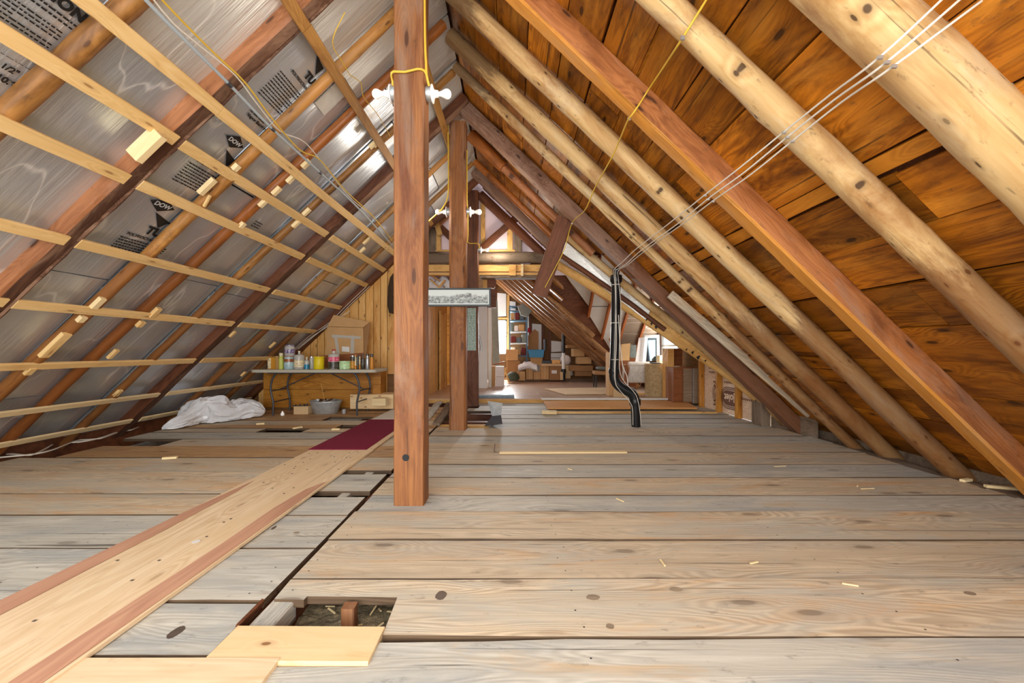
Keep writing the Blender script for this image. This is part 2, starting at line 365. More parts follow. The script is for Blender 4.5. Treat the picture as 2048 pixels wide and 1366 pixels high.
M['rustwood'] = wood('rust_stud', 'a8602c', '7c3c16', gs=(1,18,18), var=.08, knots=.3)
M['farpole'] = wood('far_pole', 'a87848', '66401f', stain='472710', grey='c0a080', gr=(.52,.68), gs=(1,20,20), var=.25, knots=.4, rough=.42)
M['subfloor'] = wood('plywood_subfloor', 'd2baa6', 'b0937e', stain='b88e6e', gs=(1.2,10,10), var=.05, knots=0, crack=.1, cath=.3, rough=.28)
M['hardboard'] = wood('orange_hardboard', 'dba468', 'c48444', gs=(1,8,8), var=.02, knots=0, crack=0, cath=.3, rough=.45)
M['osb'] = speckle('osb_panel', ['d2ac8c', 'ecd0b4', 'f4e4d2'], 14, stretch=(1,3,1))
M['foil'] = foil('foil_facing')
M['foil_pale'] = foil('foil_facing_pale', 'e6e6e2', .32, .55, .6, .55)
M['foil_dull'] = foil('foil_dull', 'a08c78', .4, .6, .6)
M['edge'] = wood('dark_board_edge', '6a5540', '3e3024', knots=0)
M['print'] = plain('black_print', '1b1b1c', .5)
M['print_white'] = plain('silver_letter', 'c9c9c9', .45)
M['print_brown'] = plain('brown_print', '6b4634', .8)
M['pink'] = plain('pink_foam', 'f6e2ea', .7, var=.05)
M['debris'] = speckle('loose_debris', ['4a4236', '94866a', 'c0aa84'], 26, bump=1.0)
M['black'] = plain('black_plastic_pipe', '17191b', .38, var=.3, bs=20)
M['tape'] = plain('grey_tape', 'b9b4aa', .6)
M['white'] = plain('white_porcelain', 'eef0f2', .25)
M['bulb'] = plain('frosted_bulb', 'f4f3ee', .3, emit=.12)
M['romex_y'] = plain('yellow_cable', 'd8b23c', .5)
M['romex_w'] = plain('white_cable', 'd9d2c6', .5)
M['conduit'] = plain('grey_conduit', 'a9b4bb', .45)
M['steel'] = plain('galvanised_steel', 'c8d0d3', .42, metal=.55, var=.3, bs=14)
M['steel_dark'] = plain('dark_grey_steel', '52545a', .4, metal=.5)
M['staple'] = plain('cable_staple', 'c9c9c6', .4, metal=.8)
M['maroon'] = plain('maroon_carpet', '8a3248', .95, var=.25, bs=90, bump=.4, spec=.1)
M['vinyl'] = plain('pale_vinyl', 'd9d4ca', .6, var=.1, bs=20)
M['table'] = plain('grey_plastic_top', 'b9b4a4', .55)
M['bag'] = plain('clear_plastic_sheeting', 'eef1f6', .14, trans=.12, bump=.6, bs=7)
M['card'] = plain('brown_cardboard', 'c9a06e', .85, var=.12, bs=5)
M['card_pale'] = plain('pale_cardboard', 'd3b58a', .85, var=.1, bs=5)
M['card_dark'] = plain('dark_cardboard', 'a47a50', .85, var=.15, bs=5)
M['card_white'] = plain('white_carton', 'f2ebe8', .7, var=.06, bs=5)
M['paintw'] = plain('white_paint', 'e6e6e2', .55, var=.05, bs=4)
M['grey_cloth'] = plain('grey_cloth', '7e8681', .9, var=.2, bs=8)
M['frame_black'] = plain('black_frame', '202426', .35)
M['glass'] = plain('clear_glass', 'f2f6f6', .03, trans=1)
M['skyglow'] = plain('bright_overcast_view', 'eef3f2', .9, emit=1.6)
# ================================================================== FLOOR
floor = mesh('floor', boxv(9.6, 9.6, .06, (-.67, 3.5, -.25)), BOXF, M['debris']); tag(floor, kind='structure')
def fplank(x0, x1, y0, y1, mat=None, z=0, t=.034, gap=.007):
    if mat is None: mat = M['floor']
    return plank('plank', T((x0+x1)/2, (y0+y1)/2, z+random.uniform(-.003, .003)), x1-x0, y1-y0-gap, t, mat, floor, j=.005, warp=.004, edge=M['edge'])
SEAM = -1.05
Rj = [.35, .72, 1.10, 1.489, 1.873, 2.253, 2.65, 2.952, 3.357, 3.738, 4.176, 4.58, 4.977, 5.487]
kinds = ['floor', 'floor', 'floor', 'floor', 'floor', 'floor', 'floor_grey', 'floor', 'floor_grey', 'floor', 'floor', 'floor_grey', 'floor']
for i in range(len(Rj)-1):
    y0, y1 = Rj[i], Rj[i+1]; xe = 3.66+random.uniform(-.04, .05)
    if abs(y0-1.10) < .01:
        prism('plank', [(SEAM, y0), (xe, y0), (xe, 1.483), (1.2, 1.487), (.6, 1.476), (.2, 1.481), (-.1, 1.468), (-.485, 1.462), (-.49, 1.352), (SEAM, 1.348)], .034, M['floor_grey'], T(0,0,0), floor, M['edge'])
    elif abs(y0-1.489) < .01:
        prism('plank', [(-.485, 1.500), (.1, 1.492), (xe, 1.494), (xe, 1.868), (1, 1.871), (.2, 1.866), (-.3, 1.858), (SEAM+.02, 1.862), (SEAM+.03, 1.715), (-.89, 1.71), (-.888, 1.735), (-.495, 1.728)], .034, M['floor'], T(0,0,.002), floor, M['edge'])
    else:
        fplank(SEAM+.012+random.uniform(0, .015), xe, y0, y1, M[kinds[i]])
def pieces(y0, y1, l, mat, gap=.008):
    for a, b in l: fplank(a, b, y0, y1, mat, gap=gap)
Lx = -4.95
fplank(-3.2, SEAM-.02, .35, .75, M['floor_grey']); fplank(-3.6, SEAM-.02, .75, 1.05, M['floor_grey'])
fplank(-3.9, SEAM-.015, 1.05, 1.394, M['floor_grey']); fplank(-4.4, SEAM-.012, 1.394, 1.688, M['floor_grey'])
fplank(Lx, SEAM-.01, 1.70, 2.155, M['floor_grey'], gap=.012); fplank(Lx, SEAM-.015, 2.165, 2.594, M['floor_grey'])
fplank(Lx, -1.62, 2.594, 2.97, M['floor']); fplank(-1.62, SEAM-.02, 2.597, 2.918, M['floor_grey'])
fplank(Lx, -1.62, 2.97, 3.508, M['floor']); fplank(-1.62, SEAM-.03, 3.03, 3.455, M['floor_grey'])
fplank(-4.9, -1.62, 3.508, 3.98, M['floor']); fplank(-1.62, SEAM-.02, 3.545, 3.98, M['floor'])
fplank(-4.55, SEAM-.02, 3.98, 4.458, M['floor_warm'])
fplank(-3.95, SEAM-.01, 4.458, 4.81, M['floor'])
fplank(-4.7, SEAM-.02, 4.83, 5.20, M['floor_grey'])
pieces(5.22, 5.47, [(-4.7, -3.35), (-2.75, SEAM-.02)], M['floor'])
pieces(5.47, 5.72, [(-4.8, -2.42), (-1.85, SEAM-.02)], M['floor_warm'])
fplank(-4.8, SEAM-.02, 5.72, 6.07, M['floor'])
pieces(6.08, 6.40, [(-4.8, -2.9), (-2.2, SEAM-.02)], M['floor_warm']); fplank(-4.8, -1.15, 6.40, 6.75, M['floor_warm'])
fplank(-4.8, -1.12, 6.76, 7.12, M['floor_warm']); fplank(-4.8, -1.12, 7.13, 7.5, M['floor_warm'])
# right back boards, beyond the broken opening behind the second post
for y0, y1, xa in ((5.49, 5.86, -.32), (5.87, 6.25, -.30), (6.26, 6.62, -.28), (6.63, 7.0, -.26), (7.01, 7.36, -.8), (7.37, 7.72, -.62), (7.73, 8.1, -.9)):
    fplank(xa, 3.6, y0, y1, M['floor_grey'])
fplank(SEAM+.02, -.62, 5.49, 5.62, M['floor_warm'])
for yy, hw, zz in ((5.82, .10, -.02), (6.25, .12, -.05), (6.75, .09, -.01)):
    plank('joist', T(-.68, yy, zz), .78, hw, .15, M['lumber'] if yy < 6 else M['hewn_dark'], floor)
for px, Y0, Y1, mt in ((872, 5.7, 7.9, 'beam_grey'), (850, 6.0, 8.0, 'floor_grey')):
    a = P(px, HY+856/Y0, Y0); b = P(px+28, HY+856/Y1, Y1); a.z = .0; b.z = .02
    timber('joist', a, b, .12, .05, (0,0,1), M[mt], floor, rough=.01)
# joists that carry the boards
for x, y0, y1 in ((-1.03, 1.0, 5.6), (-2.35, .3, 7.5), (-3.6, .3, 7.5), (.25, .3, 8), (1.55, .3, 8), (2.75, .3, 8)):
    timber('joist', (x, y0, -.125), (x, y1, -.125), .14, .165, (0,0,1), M['hewn_dark'], floor)
timber('joist', (-.985, 1.36, -.055), (-.985, 1.73, -.055), .10, .09, (0,0,1), M['floor_grey'], floor, rough=.003, cham=.006)
box('nailer', T(-1.065, 1.62, -.012) @ Matrix.Rotation(.35, 4, 'Y'), (.012, .16, .05), M['hewn_dark'], floor)
timber('cripple_block', (-.685, 1.685, -.23), (-.685, 1.685, -.006), .055, .05, (0,1,0), M['post'], floor, rough=.002, cham=.005)
timber('cripple_block', (-1.26, 2.75, -.06), (-1.26, 3.7, -.06), .07, .09, (0,0,1), M['floor_grey'], floor, rough=.002, cham=.005)
# lumpy insulation dust in the bay below the opening
vs = []; fs = []; n = 26
for i in range(n):
    for j in range(n):
        x = -1.5+i*1.4/(n-1); y = 1.3+j*.75/(n-1); vs.append((x, y, -.135+nz(x*5, y*5, 1)*.03+nz(x*19, y*19, 2)*.02))
for i in range(n-1):
    for j in range(n-1): fs.append((i*n+j, (i+1)*n+j, (i+1)*n+j+1, i*n+j+1))
o = mesh('dust_layer', vs, fs, M['debris'], None, floor); o['kind'] = 'stuff'
for k in range(16):
    x, y = random.uniform(-1., -.5), random.uniform(1.55, 1.85)
    box('wood_chip', T(x, y, -.115) @ Matrix.Rotation(random.random()*6, 4, 'Z') @ Matrix.Rotation(.3, 4, 'Y'), (random.uniform(.02,.06), .006, .004), M['block'], floor)
# nail heads over the joists
vs = []; fs = []
for xj_ in (-.97, .25, 1.55, 2.75, -2.35, -3.6, -1.13):
    for yb in (Rj if xj_ > -1 else [1.05, 1.394, 1.69, 2.16, 2.594, 2.97, 3.508, 3.98, 4.458, 4.81, 5.2, 5.72, 6.07]):
        for dy in (.05, .16, .27):
            x = xj_+random.uniform(-.03, .03); y = yb+dy+random.uniform(-.02, .02); k = len(vs)
            if x < -.5 and 1.3 < y < 1.75: continue
            vs += [(x+.004*math.cos(a*1.0472), y+.004*math.sin(a*1.0472), .0052) for a in range(6)]; fs.append(tuple(range(k, k+6)))
o = mesh('nail_heads', vs, fs, M['knot'] if 'knot' in M else M['print'], None, floor); o['kind'] = 'stuff'
# knots standing in the boards
def knot(px, py, rx, ry, z=.0035):
    p = P(px, py, 856/(py-HY)); prism('knot', [(rx*math.cos(a*.5236)*(1+.1*math.sin(a*2.1)), ry*math.sin(a*.5236)) for a in range(12)], .004, M['knot'] if px in (882, 352) else M['knot_pale'], T(p.x, p.y, z), floor)
M['knot_pale'] = wood('pale_knot', '9c8c76', '7a6a58', gs=(9,9,9), knots=0, crack=.6)
M['knot'] = wood('dark_knot', '6f6258', '4e4238', gs=(9,9,9), knots=0, crack=.3)
for a in ((882, 1192, .024, .032), (352, 1266, .022, .035), (1186, 1196, .03, .02), (1352, 1180, .03, .018), (1220, 1254, .016, .016), (592, 1066, .014, .01), (1940, 1188, .025, .015)): knot(*a)
for (px, py, l, a) in ((1735, 979, .11, .1), (1508, 1128, .05, .3), (1715, 973, .05, .8), (1560, 934, .12, .15), (1240, 1002, .07, 2.1), (1325, 1128, .06, 1.6), (1140, 940, .05, 2.4), (1700, 1172, .06, 2.8)):
    p = P(px, py, 856/(py-HY)); box('splinter', T(p.x, p.y, .007) @ Matrix.Rotation(a, 4, 'Z'), (l, .008, .005), M['block'], floor)
# raised plywood floor of the far room
o = mesh('floor_end', boxv(9.6, .04, .26, (-.67, 8.16, -.13)), BOXF, M['hewn_dark'], None, floor)
raised = mesh('floor', boxv(6.0, 6.2, .04, (.72, 11.2, .055)), BOXF, M['subfloor']); tag(raised, kind='structure')
def rsheet(x0, x1, y0, y1): plank('panel', T((x0+x1)/2, (y0+y1)/2, .082), x1-x0-.008, y1-y0-.008, .012, M['subfloor'], raised, j=0, warp=.001, seg=2)
for x0, x1 in ((-1.8, -.62), (-.62, .6), (.6, 1.82), (1.82, 3.55)):
    for y0, y1 in ((8.12, 9.5), (9.5, 11.9), (11.9, 13.6)): rsheet(x0, x1, y0, y1)
timber('joist', (-1.8, 8.10, .03), (3.55, 8.10, .03), .05, .08, (0,0,1), M['lumber'], raised, rough=.003)
# ================================================================== ROOF
# outer deck, one skin over both slopes
def slab4(a, b, c, d, t):
    a, b, c, d = map(V, (a, b, c, d)); n = (b-a).cross(d-a).normalized()*t; v = [a, b, c, d]; v += [p+n for p in v]; return v
skin = []; sf = []
def addskin(q, t=.04):
    k = len(skin); skin.extend(slab4(*q, t)); sf.extend([tuple(k+i for i in f) for f in ((0,1,2,3),(7,6,5,4),(4,5,1,0),(5,6,2,1),(6,7,3,2),(7,4,0,3))])
SO = .24
addskin([(-5.45, -1.2, lz(-5.45, SO)), (-.66, -1.2, lz(-.66, SO)), (-.66, 8.15, lz(-.66, SO)), (-5.45, 8.15, lz(-5.45, SO))])
addskin([(-.66, -1.2, rz(-.66, SO)), (4.1, -1.2, rz(4.1, SO)), (4.1, 5.2, rz(4.1, SO)), (-.66, 5.2, rz(-.66, SO))])
addskin([(-.66, 5.2, rz(-.66, SO)), (.85, 5.2, rz(.85, SO)), (.85, 8.1, rz(.85, SO)), (-.66, 8.1, rz(-.66, SO))])
addskin([(.85, 5.2, rz(.85, SO)), (3.8, 5.2, rz(3.8, SO)), (3.8, 5.5, rz(3.8, SO)), (.85, 6.15, rz(.85, SO))])
ceiling = mesh('ceiling', skin, sf, M['hewn_dark']); tag(ceiling, kind='structure')
# --- right slope: amber boards
SHO = .172
xj = [-.60, -.36, -.13, .13, .38, .62, .86, 1.106, 1.355, 1.58, 1.815, 1.90, 2.14, 2.40, 2.67, 2.90, 3.16, 3.43, 3.72, 4.02]
for i in range(len(xj)-1):
    xc = (xj[i]+xj[i+1])/2; wd = (xj[i+1]-xj[i])*NRM
    yend = 6.1-(xc-.75)*.2 if xc > .75 else 8.1
    yend = max(yend, 5.18)
    cuts = [-1.15]
    y = -1.15+random.uniform(1.2, 2.6)
    while y < yend-.6: cuts.append(y); y += random.uniform(1.6, 3.2)
    cuts.append(yend)
    for a, b in zip(cuts, cuts[1:]):
        off = SHO+random.uniform(-.004, .006)
        Mx = frame(V((xc, (a+b)/2, rz(xc, off))), V((0,1,0)), RN.cross(V((0,1,0)))) @ Matrix.Rotation(random.uniform(-.02, .02), 4, 'X')
        plank('roof_board', Mx, b-a-.006, wd-random.choice((.004, .006, .01, .022)), .022, M['roof_strip'] if wd < .16 else M['roof'], ceiling, j=.007, warp=.004)
for (u, yy0, yy1) in ((1.36, -.8, 5), (.86, .4, 6.6), (2.14, -.5, 5.1)):
    p0 = V((u, yy0, rz(u, SHO+.03))); timber('roof_batten', p0, p0+V((0, yy1-yy0, 0)), .06, .02, RN, M['roof_strip'], ceiling, rough=.003)
# --- left slope: foil-faced insulation panels between the rafters
FO = .10
bays = [(-.9, .55), (.6, 1.05), (1.09, 2.08), (2.16, 2.74), (2.86, 3.36), (3.44, 3.85), (3.93, 4.46), (4.55, 5.07), (5.2, 5.89), (5.96, 6.67), (6.74, 7.42)]
xcut = {0: [-5.1, -2.9, -.62], 3: [-5.1, -4.35, -2.2, -.62], 4: [-5.1, -3.42, -1.52, -.62], 5: [-5.1, -4.5, -2.5, -1.5, -.62], 6: [-5.1, -3.3, -2.42, -1.28, -.62], 7: [-5.1, -3.35, -1.35, -.62], 8: [-5.1, -3.3, -.9, -.62]}
for i, (y0, y1) in enumerate(bays):
    xs = xcut.get(i, [-5.1, -3.2+.3*math.sin(i*2.3), -1.3+.2*math.sin(i), -.62])
    for a, b in zip(xs, xs[1:]):
        xm = (a+b)/2; L = (b-a)*NRM-.012; Wd = y1-y0+.05
        Mx = frame(V((xm, (y0+y1)/2, lz(xm, FO+random.uniform(0, .006)))), LU, LN.cross(LU)) @ Matrix.Rotation(random.uniform(-.008, .008), 4, 'X')
        nx, ny = max(4, int(L/.09)), 8; sd = random.random()*50; vs = []; fs = []
        for p in range(nx+1):
            for q in range(ny+1):
                x = -L/2+L*p/nx; yv = -Wd/2+Wd*q/ny
                zz = nz(x*1.1, yv*5+sd, 0)*.005+nz(x*3.5, yv*12+sd, 5)*.002
                vs.append((x, yv, zz))
        for p in range(nx):
            for q in range(ny): k = p*(ny+1)+q; fs.append((k, k+ny+1, k+ny+2, k+1))
        k = len(vs); vs += [(-L/2,-Wd/2,-.03),(L/2,-Wd/2,-.03),(L/2,Wd/2,-.03),(-L/2,Wd/2,-.03)]; fs.append((k, k+3, k+2, k+1))
        m_, M_ = ny, (nx)*(ny+1)
        fs += [(k, k+1, M_, 0), (k+2, k+3, m_, M_+m_), tuple([k+3, k]+list(range(0, ny+1))), tuple([k+1, k+2]+list(range(M_+ny, M_-1, -1)))]
        pale = xm > -1.5 or (i in (4, 5) and xm > -1.9)
        pn = mesh('insulation_panel', vs, fs, M['foil_pale'] if pale else M['foil'], Mx, ceiling, 1.0)
# --- furring strips: one board between each pair of heavy rafters
SX = [(-1.445, .085, 'strip_old'), (-2.055, .085, 'strip'), (-2.35, .085, 'strip'), (-2.65, .085, 'strip'), (-3.09, .08, 'strip'), (-3.54, .08, 'strip'), (-4.03, .075, 'strip'), (-4.48, .07, 'strip_pale'), (-4.83, .07, 'strip_pale')]
for i, (x, wd, mt) in enumerate(SX):
    if i < 2: segs = [(.7, 2.82), (2.824, 7.25)]
    else: segs = [(.8, 2.76+.02*(i % 3)), (2.85, 5.08), (5.2, 7.3+.1*math.sin(i))]
    for a, b in segs:
        o_ = -.055 if i < 2 else -.012
        Mx = frame(V((x, (a+b)/2, lz(x, o_))), V((0,1,0)), LN.cross(V((0,1,0)))) @ Matrix.Rotation(random.uniform(-.002, .002), 4, 'Z')
        plank('furring_strip', Mx, b-a, wd, .02, M[mt], ceiling, j=.0025, warp=.002)
o_ = -.02
Mx = frame(V((-.87, 5.0, lz(-.87, o_))), V((0,1,0)), LN.cross(V((0,1,0)))); plank('furring_strip', Mx, 3.6, .085, .02, M['strip_old'], ceiling)
# nails in the strips where they cross the poles
# shim blocks under the strips
def shim(px, py, L=.12, wd=.045, t=.035, mat='block', off=-.005, rot=0):
    p = LP(px, py, off); Mx = frame(p, LU, LN.cross(LU)) @ Matrix.Rotation(rot, 4, 'Z')
    box('shim_block', Mx, (L, wd, t), M[mat], ceiling, .002)
for a in ((414, 373, .17), (472, 335, .06), (676, 155, .09, .06), (612, 328, .10), (585, 355, .14), (553, 382, .10), (525, 407, .08), (484, 450, .06), (613, 424, .10), (592, 448, .10), (745, 290, .09), (752, 288, .07), (733, 481, .14), (725, 500, .1),
          (196, 606, .12, .05), (163, 638, .06, .05), (110, 690, .28, .07, .035, 'strip'), (60, 742, .08, .05, .03, 'strip'), (310, 625, .12, .05, .035, 'strip'), (281, 648, .07, .05, .035, 'strip'), (226, 708, .12, .04, .03, 'strip'), (236, 786, .09, .05, .03, 'strip'), (414, 402, .12, .02, .02, 'strip', -.02, .35),
          (465, 668, .1, .04, .03, 'strip'), (545, 690, .12, .04, .03, 'strip'), (487, 748, .09, .04, .03, 'strip')): shim(*a)
p = LP(293, 290, -.03); box('shim_block', frame(p, LU, V((0,1,0))) , (.235, .05, .10), M['block'], ceiling, .003)
p = LP(665, 195, .085); prism('patch_panel', [(-.16, -.09), (.16, -.09), (.16, .09), (-.16, .09)], .01, M['vinyl'], frame(p, LU, LN.cross(LU)), ceiling)
# ================================================================== PRINT ON THE FOIL
panels = [o for o in ceiling.children if o.name.startswith('insulation_panel')]
def near(p):
    return min(panels, key=lambda o: ((WM[o.name].inverted() @ p).y**2)*8+max(0, abs((WM[o.name].inverted() @ p).x)-(o.bound_box[4][0]))**2+(WM[o.name].inverted() @ p).x**2*.001)
PO = FO-.0075
def pf(px, py, rot=0):
    p = LP(px, py, PO); return p, frame(p, V((0,1,0)), LU) @ Matrix.Rotation(rot, 4, 'Z')
def ptext(px, py, s, size, **k):
    p, m = pf(px, py); lettering(s, size, m, M['print'], near(p), **k)
def pshape(px, py, poly, mat='print', dz=0, name='printed_mark'):
    p, m = pf(px, py); return prism(name, poly, .0008, M[mat], m @ T(0, 0, dz), near(p))
def plines(px, py, rows, wd, lh, th, x0=0):
    p, m = pf(px, py); m = m @ T(x0, 0, 0); vs = []; fs = []
    for r in range(rows):
        x = 0
        while x < wd*(1 if r % 4 != 3 else .7):
            l = random.uniform(.008, .03); k = len(vs); y = -r*lh
            vs += [(x, y, 0), (min(x+l, wd), y, 0), (min(x+l, wd), y+th, 0), (x, y+th, 0)]; fs.append((k, k+1, k+2, k+3)); x += l+.006
    o = mesh('small_print', vs, fs, M['print'], m, near(p)); o['kind'] = 'stuff'
def diamond(px, py, s):
    pshape(px, py, [(-s, 0), (0, -s*.62), (s, 0), (0, s*.62)])
    p, m = pf(px, py); me = text_mesh('DOW', s*.5, align='CENTER', bold=.0015); me.materials.clear(); me.materials.append(M['print_white'])
    put(bpy.data.objects.new('lettering', me), m @ T(0, -s*.16, .002), near(p))
def peak(px, py, s):
    pshape(px, py, [(-s*1.1, s*.55), (s*.1, -s*.75), (s*.45, -s*.1), (s*1.0, .0), (s*.2, s*.2)])
diamond(470, 284, .10); peak(462, 320, .095)
diamond(326, 411, .11); peak(326, 443, .10)
ptext(288, 465, 'TU', .105, bold=.006); ptext(252, 468, 'POLYISOCYANURATE', .036, bold=.001, spacing=1.0); plines(240, 474, 7, .42, .026, .012)
ptext(608, 152, 'TU', .085, bold=.005); ptext(582, 143, 'POLYISOCYAN', .034, bold=.001); plines(560, 143, 10, .34, .026, .010)
pshape(634, 130, [(-.07, .05), (.06, -.06), (.07, .03)])
ptext(500, 222, 'Residential', .04, bold=.0012); ptext(493, 230, 'Vapor Barrier', .04, bold=.0012)
plines(378, 326, 8, .40, .026, .010); ptext(393, 322, 'SHEATHING', .04, bold=.001)
ptext(163, 46, 'INSULATION', .074, bold=.004, spacing=1.05, align='RIGHT'); plines(30, 2, 8, .60, .021, .008, -.40); plines(78, 0, 2, .50, .026, .010, -.30)
ptext(8, 138, '1 1/2"', .042, bold=.0015, align='CENTER'); ptext(-2, 160, 'R 10.6', .045, bold=.002, align='CENTER')
plines(60, 140, 1, .5, .02, .003, -.45); plines(40, 172, 1, .5, .02, .003, -.45); plines(510, 443, 3, .12, .03, .012)
# ================================================================== RAFTERS AND POSTS
def rafter_tag(o, label, group): return tag(o, label, 'rafter', group)
GR, GL = 'rafters of the right slope', 'rafters of the left slope'
def rlog(name, Y, r0, r1, mat, label, x0=-.62, x1=3.86, off=0, bend=0, dY=0, **k):
    pts = []
    for i in range(5):
        t = i/4; x = x0+(x1-x0)*t; r = r0+(r1-r0)*t; q = V((x, Y+dY*t, rz(x, off)+r*NRM)) + RN*bend*math.sin(t*3.14)
        pts.append(q)
    return rafter_tag(log(name, pts, r0, r1, M[mat], **k), label, GR)
def llog(name, Y, r0, r1, mat, label, x0=-.66, x1=-5.15, off=0, bend=0, **k):
    pts = []
    for i in range(5):
        t = i/4; x = x0+(x1-x0)*t; r = r0+(r1-r0)*t
        pts.append(V((x, Y, lz(x, off)+r*NRM))+LN*bend*math.sin(t*3.14)+V((0, .02*math.sin(t*7+Y*3), 0)))
    return rafter_tag(log(name, pts, r0, r1, M[mat], **k), label, GL)
rlog('pole_rafter', 1.547, .105, .125, 'pole', 'thickest pale pole rafter, top right, first crossed by the white cables', knots=9)
rlog('pole_rafter', 2.086, .068, .086, 'pole', 'pale pole rafter second from the top right corner, stapled yellow wire at its upper end', knots=9)
rlog('pole_rafter', 3.42, .078, .084, 'pole_tip', 'smooth pale pole just behind the first squared red rafter of the right slope', knots=9)
rlog('pole_rafter', 4.02, .076, .078, 'pole_tip', 'pale pole with dark charred top, second behind the squared red rafter', knots=9)
rlog('pole_rafter', 4.40, .05, .056, 'pole_tip', 'slimmest pale pole, directly before the squared grey-brown rafter', knots=7)
rlog('pole_rafter', .85, .1, .1, 'pole', 'pole rafter nearest overhead on the right slope')
rlog('pole_rafter', 6.65, .055, .055, 'pole_red', 'slim orange pole above the wing opening, next to the far squared rafter', x1=.95)
rlog('broken_pole_rafter', 5.88, .09, .08, 'pole_red', 'broken orange pole stub with jagged end near the ridge', x0=-.6, x1=-.12)
rlog('pole_rafter', 5.9, .058, .058, 'hewn', 'thin red-brown rafter running on below the broken pole stub', x0=-.2, x1=1.2, off=.02)
rlog('pole_rafter', 8.0, .06, .06, 'hewn_dark', 'dark rafter against the pink foam of the far gable, right side', x0=-.62, x1=.75)
def rtim(name, Y, wd, ht, mat, label, x0=-.7, x1=3.88, off=0, **k):
    a = V((x0, Y+wd/2, rz(x0, off+ht/2))); b = V((x1, Y+wd/2, rz(x1, off+ht/2)))
    return rafter_tag(timber(name, a, b, wd, ht, RN, M[mat], **k), label, GR)
def ltim(name, Y, wd, ht, mat, label, x0=-.62, x1=-5.2, off=0, **k):
    a = V((x0, Y+wd/2, lz(x0, off+ht/2))); b = V((x1, Y+wd/2, lz(x1, off+ht/2)))
    return rafter_tag(timber(name, a, b, wd, ht, LN, M[mat], **k), label, GL)
rtim('squared_rafter', 2.745, .13, .18, 'hewn_c', 'big squared reddish rafter with orange lower edge, right slope', rough=.006, cham=.014, under=M['lit_orange'])
rtim('squared_rafter', 5.16, .17, .165, 'hewn_grey', 'squared grey-brown rafter whose middle the black pipe meets', rough=.005)
rtim('squared_rafter', 7.13, .17, .16, 'hewn_grey', 'farthest squared brown rafter, from the ridge down to the hanging plank', x1=.9)
ltim('squared_rafter', 2.735, .115, .19, 'hewn', 'squared rafter with rough bark edge, left slope, pale block nailed on it', rough=.009, cham=.016, under=M['bark'])
ltim('squared_rafter', 5.06, .15, .17, 'hewn_dark', 'dark red squared rafter in the middle of the foil slope', rough=.005, under=M['bark'])
ltim('squared_rafter', 7.38, .14, .17, 'hewn_dark', 'dark squared rafter along the knotty pine wall top')
llog('pole_rafter', 2.115, .052, .056, 'pole_left', 'brown pole with knot stubs in the top left corner, foil slope', knots=6)
llog('pole_rafter', 1.07, .06, .06, 'pole_left', 'brown pole nearest overhead on the foil slope')
llog('pole_rafter', 3.39, .045, .05, 'pole_left', 'first brown pole behind the bark-edged rafter, foil slope', bend=.01)
llog('pole_rafter', 3.88, .045, .048, 'pole_red', 'glossy orange-red pole, foil slope', bend=-.01)
llog('pole_rafter', 4.5, .036, .04, 'pole_left', 'dull brown pole directly before the dark red squared rafter', bend=.01)
llog('pole_rafter', 5.92, .04, .042, 'pole_left', 'brown pole first behind the dark red squared rafter, foil slope')
llog('pole_rafter', 6.7, .036, .04, 'pole_left', 'thin brown pole just before the knotty pine wall, foil slope')
p0 = LP(150, 60, .0); 
# bark fringe on the first left squared rafter
pts = []
rings = []
for i in range(60):
    t = i/59; x = -.8+(-4.2)*t; c = V((x, 2.85, lz(x, .03))); k = .018+.014*abs(nz(x*4, 2, 0))+.012*nz(x*11, 5, 0)
    rings.append([c+LN*(.03+k*.3), c+V((0, k+.012, 0))+LN*.012, c-LN*.05+V((0, k*.6, 0)), c-LN*.04-V((0, .02, 0)), c+LN*.012-V((0, .02, 0))])
vs, fs = loft(rings); bk = [o for o in C.objects if o.get('label', '').startswith('squared rafter with rough bark')][0]
mesh('bark_edge', vs, fs, M['bark'], Matrix(), bk, .5)
# offcut plank lying against the squared grey-brown rafter
a = RP(1335, 588, -.0); a.y = 5.14; b = RP(1600, 800, -.0)
q0 = P(1340, 588, 4.95); q1 = P(1620, 828, 4.95)
tag(timber('offcut_plank', q0, q1, .035, .11, RN, M['floor'], rough=.003, cham=.006), 'pale sawn offcut plank nailed along the squared grey-brown rafter', 'plank')
def post(name, x0, x1, Y, d, top, mat, label, **k):
    o = timber(name, ((x0+x1)/2, Y+d/2, 0), ((x0+x1)/2, Y+d/2, top), x1-x0, d, (0,1,0), M[mat], **k); return tag(o, label, 'post', 'posts under the ridge')
post1 = post('wooden_post', -.813, -.605, 2.744, .17, 4.2, 'post', 'nearest red-brown wooden post, square, two bulbs near its top', rough=.003, cham=.008)
post2 = post('wooden_post', -.838, -.613, 5.317, .2, 4.12, 'post', 'middle wooden post, behind the long framed picture', rough=.006, cham=.03)
post3 = post('wooden_post', -.85, -.644, 7.575, .2, 4.1, 'hewn_dark', 'farthest wooden post with a strip of green wallpaper on it', rough=.005, cham=.012)
lathe('peg_hole', [(0, 0), (.022, 0), (.024, .003), (0, .003)], T(-.728, 2.742, CH-215*2.744/800) @ Matrix.Rotation(R90, 4, 'X'), M['black'], post1, 14)
a = P(935, 616, 7.57); b = P(952, 701, 7.57); M['paper'] = speckle('green_wallpaper', ['5f7a72', '9fb5ac', 'c8d4cc'], 30, bump=0)
o = box('wallpaper_strip', T((a.x+b.x)/2, 7.566, (a.z+b.z)/2), (b.x-a.x, .008, a.z-b.z), M['paper'], post3); o['label'] = 'pale green patterned wallpaper strip'
# ================================================================== WALLS
def wall(name, M_, s, mat): return tag(mesh(name, boxv(*s), BOXF, mat, M_), kind='structure')
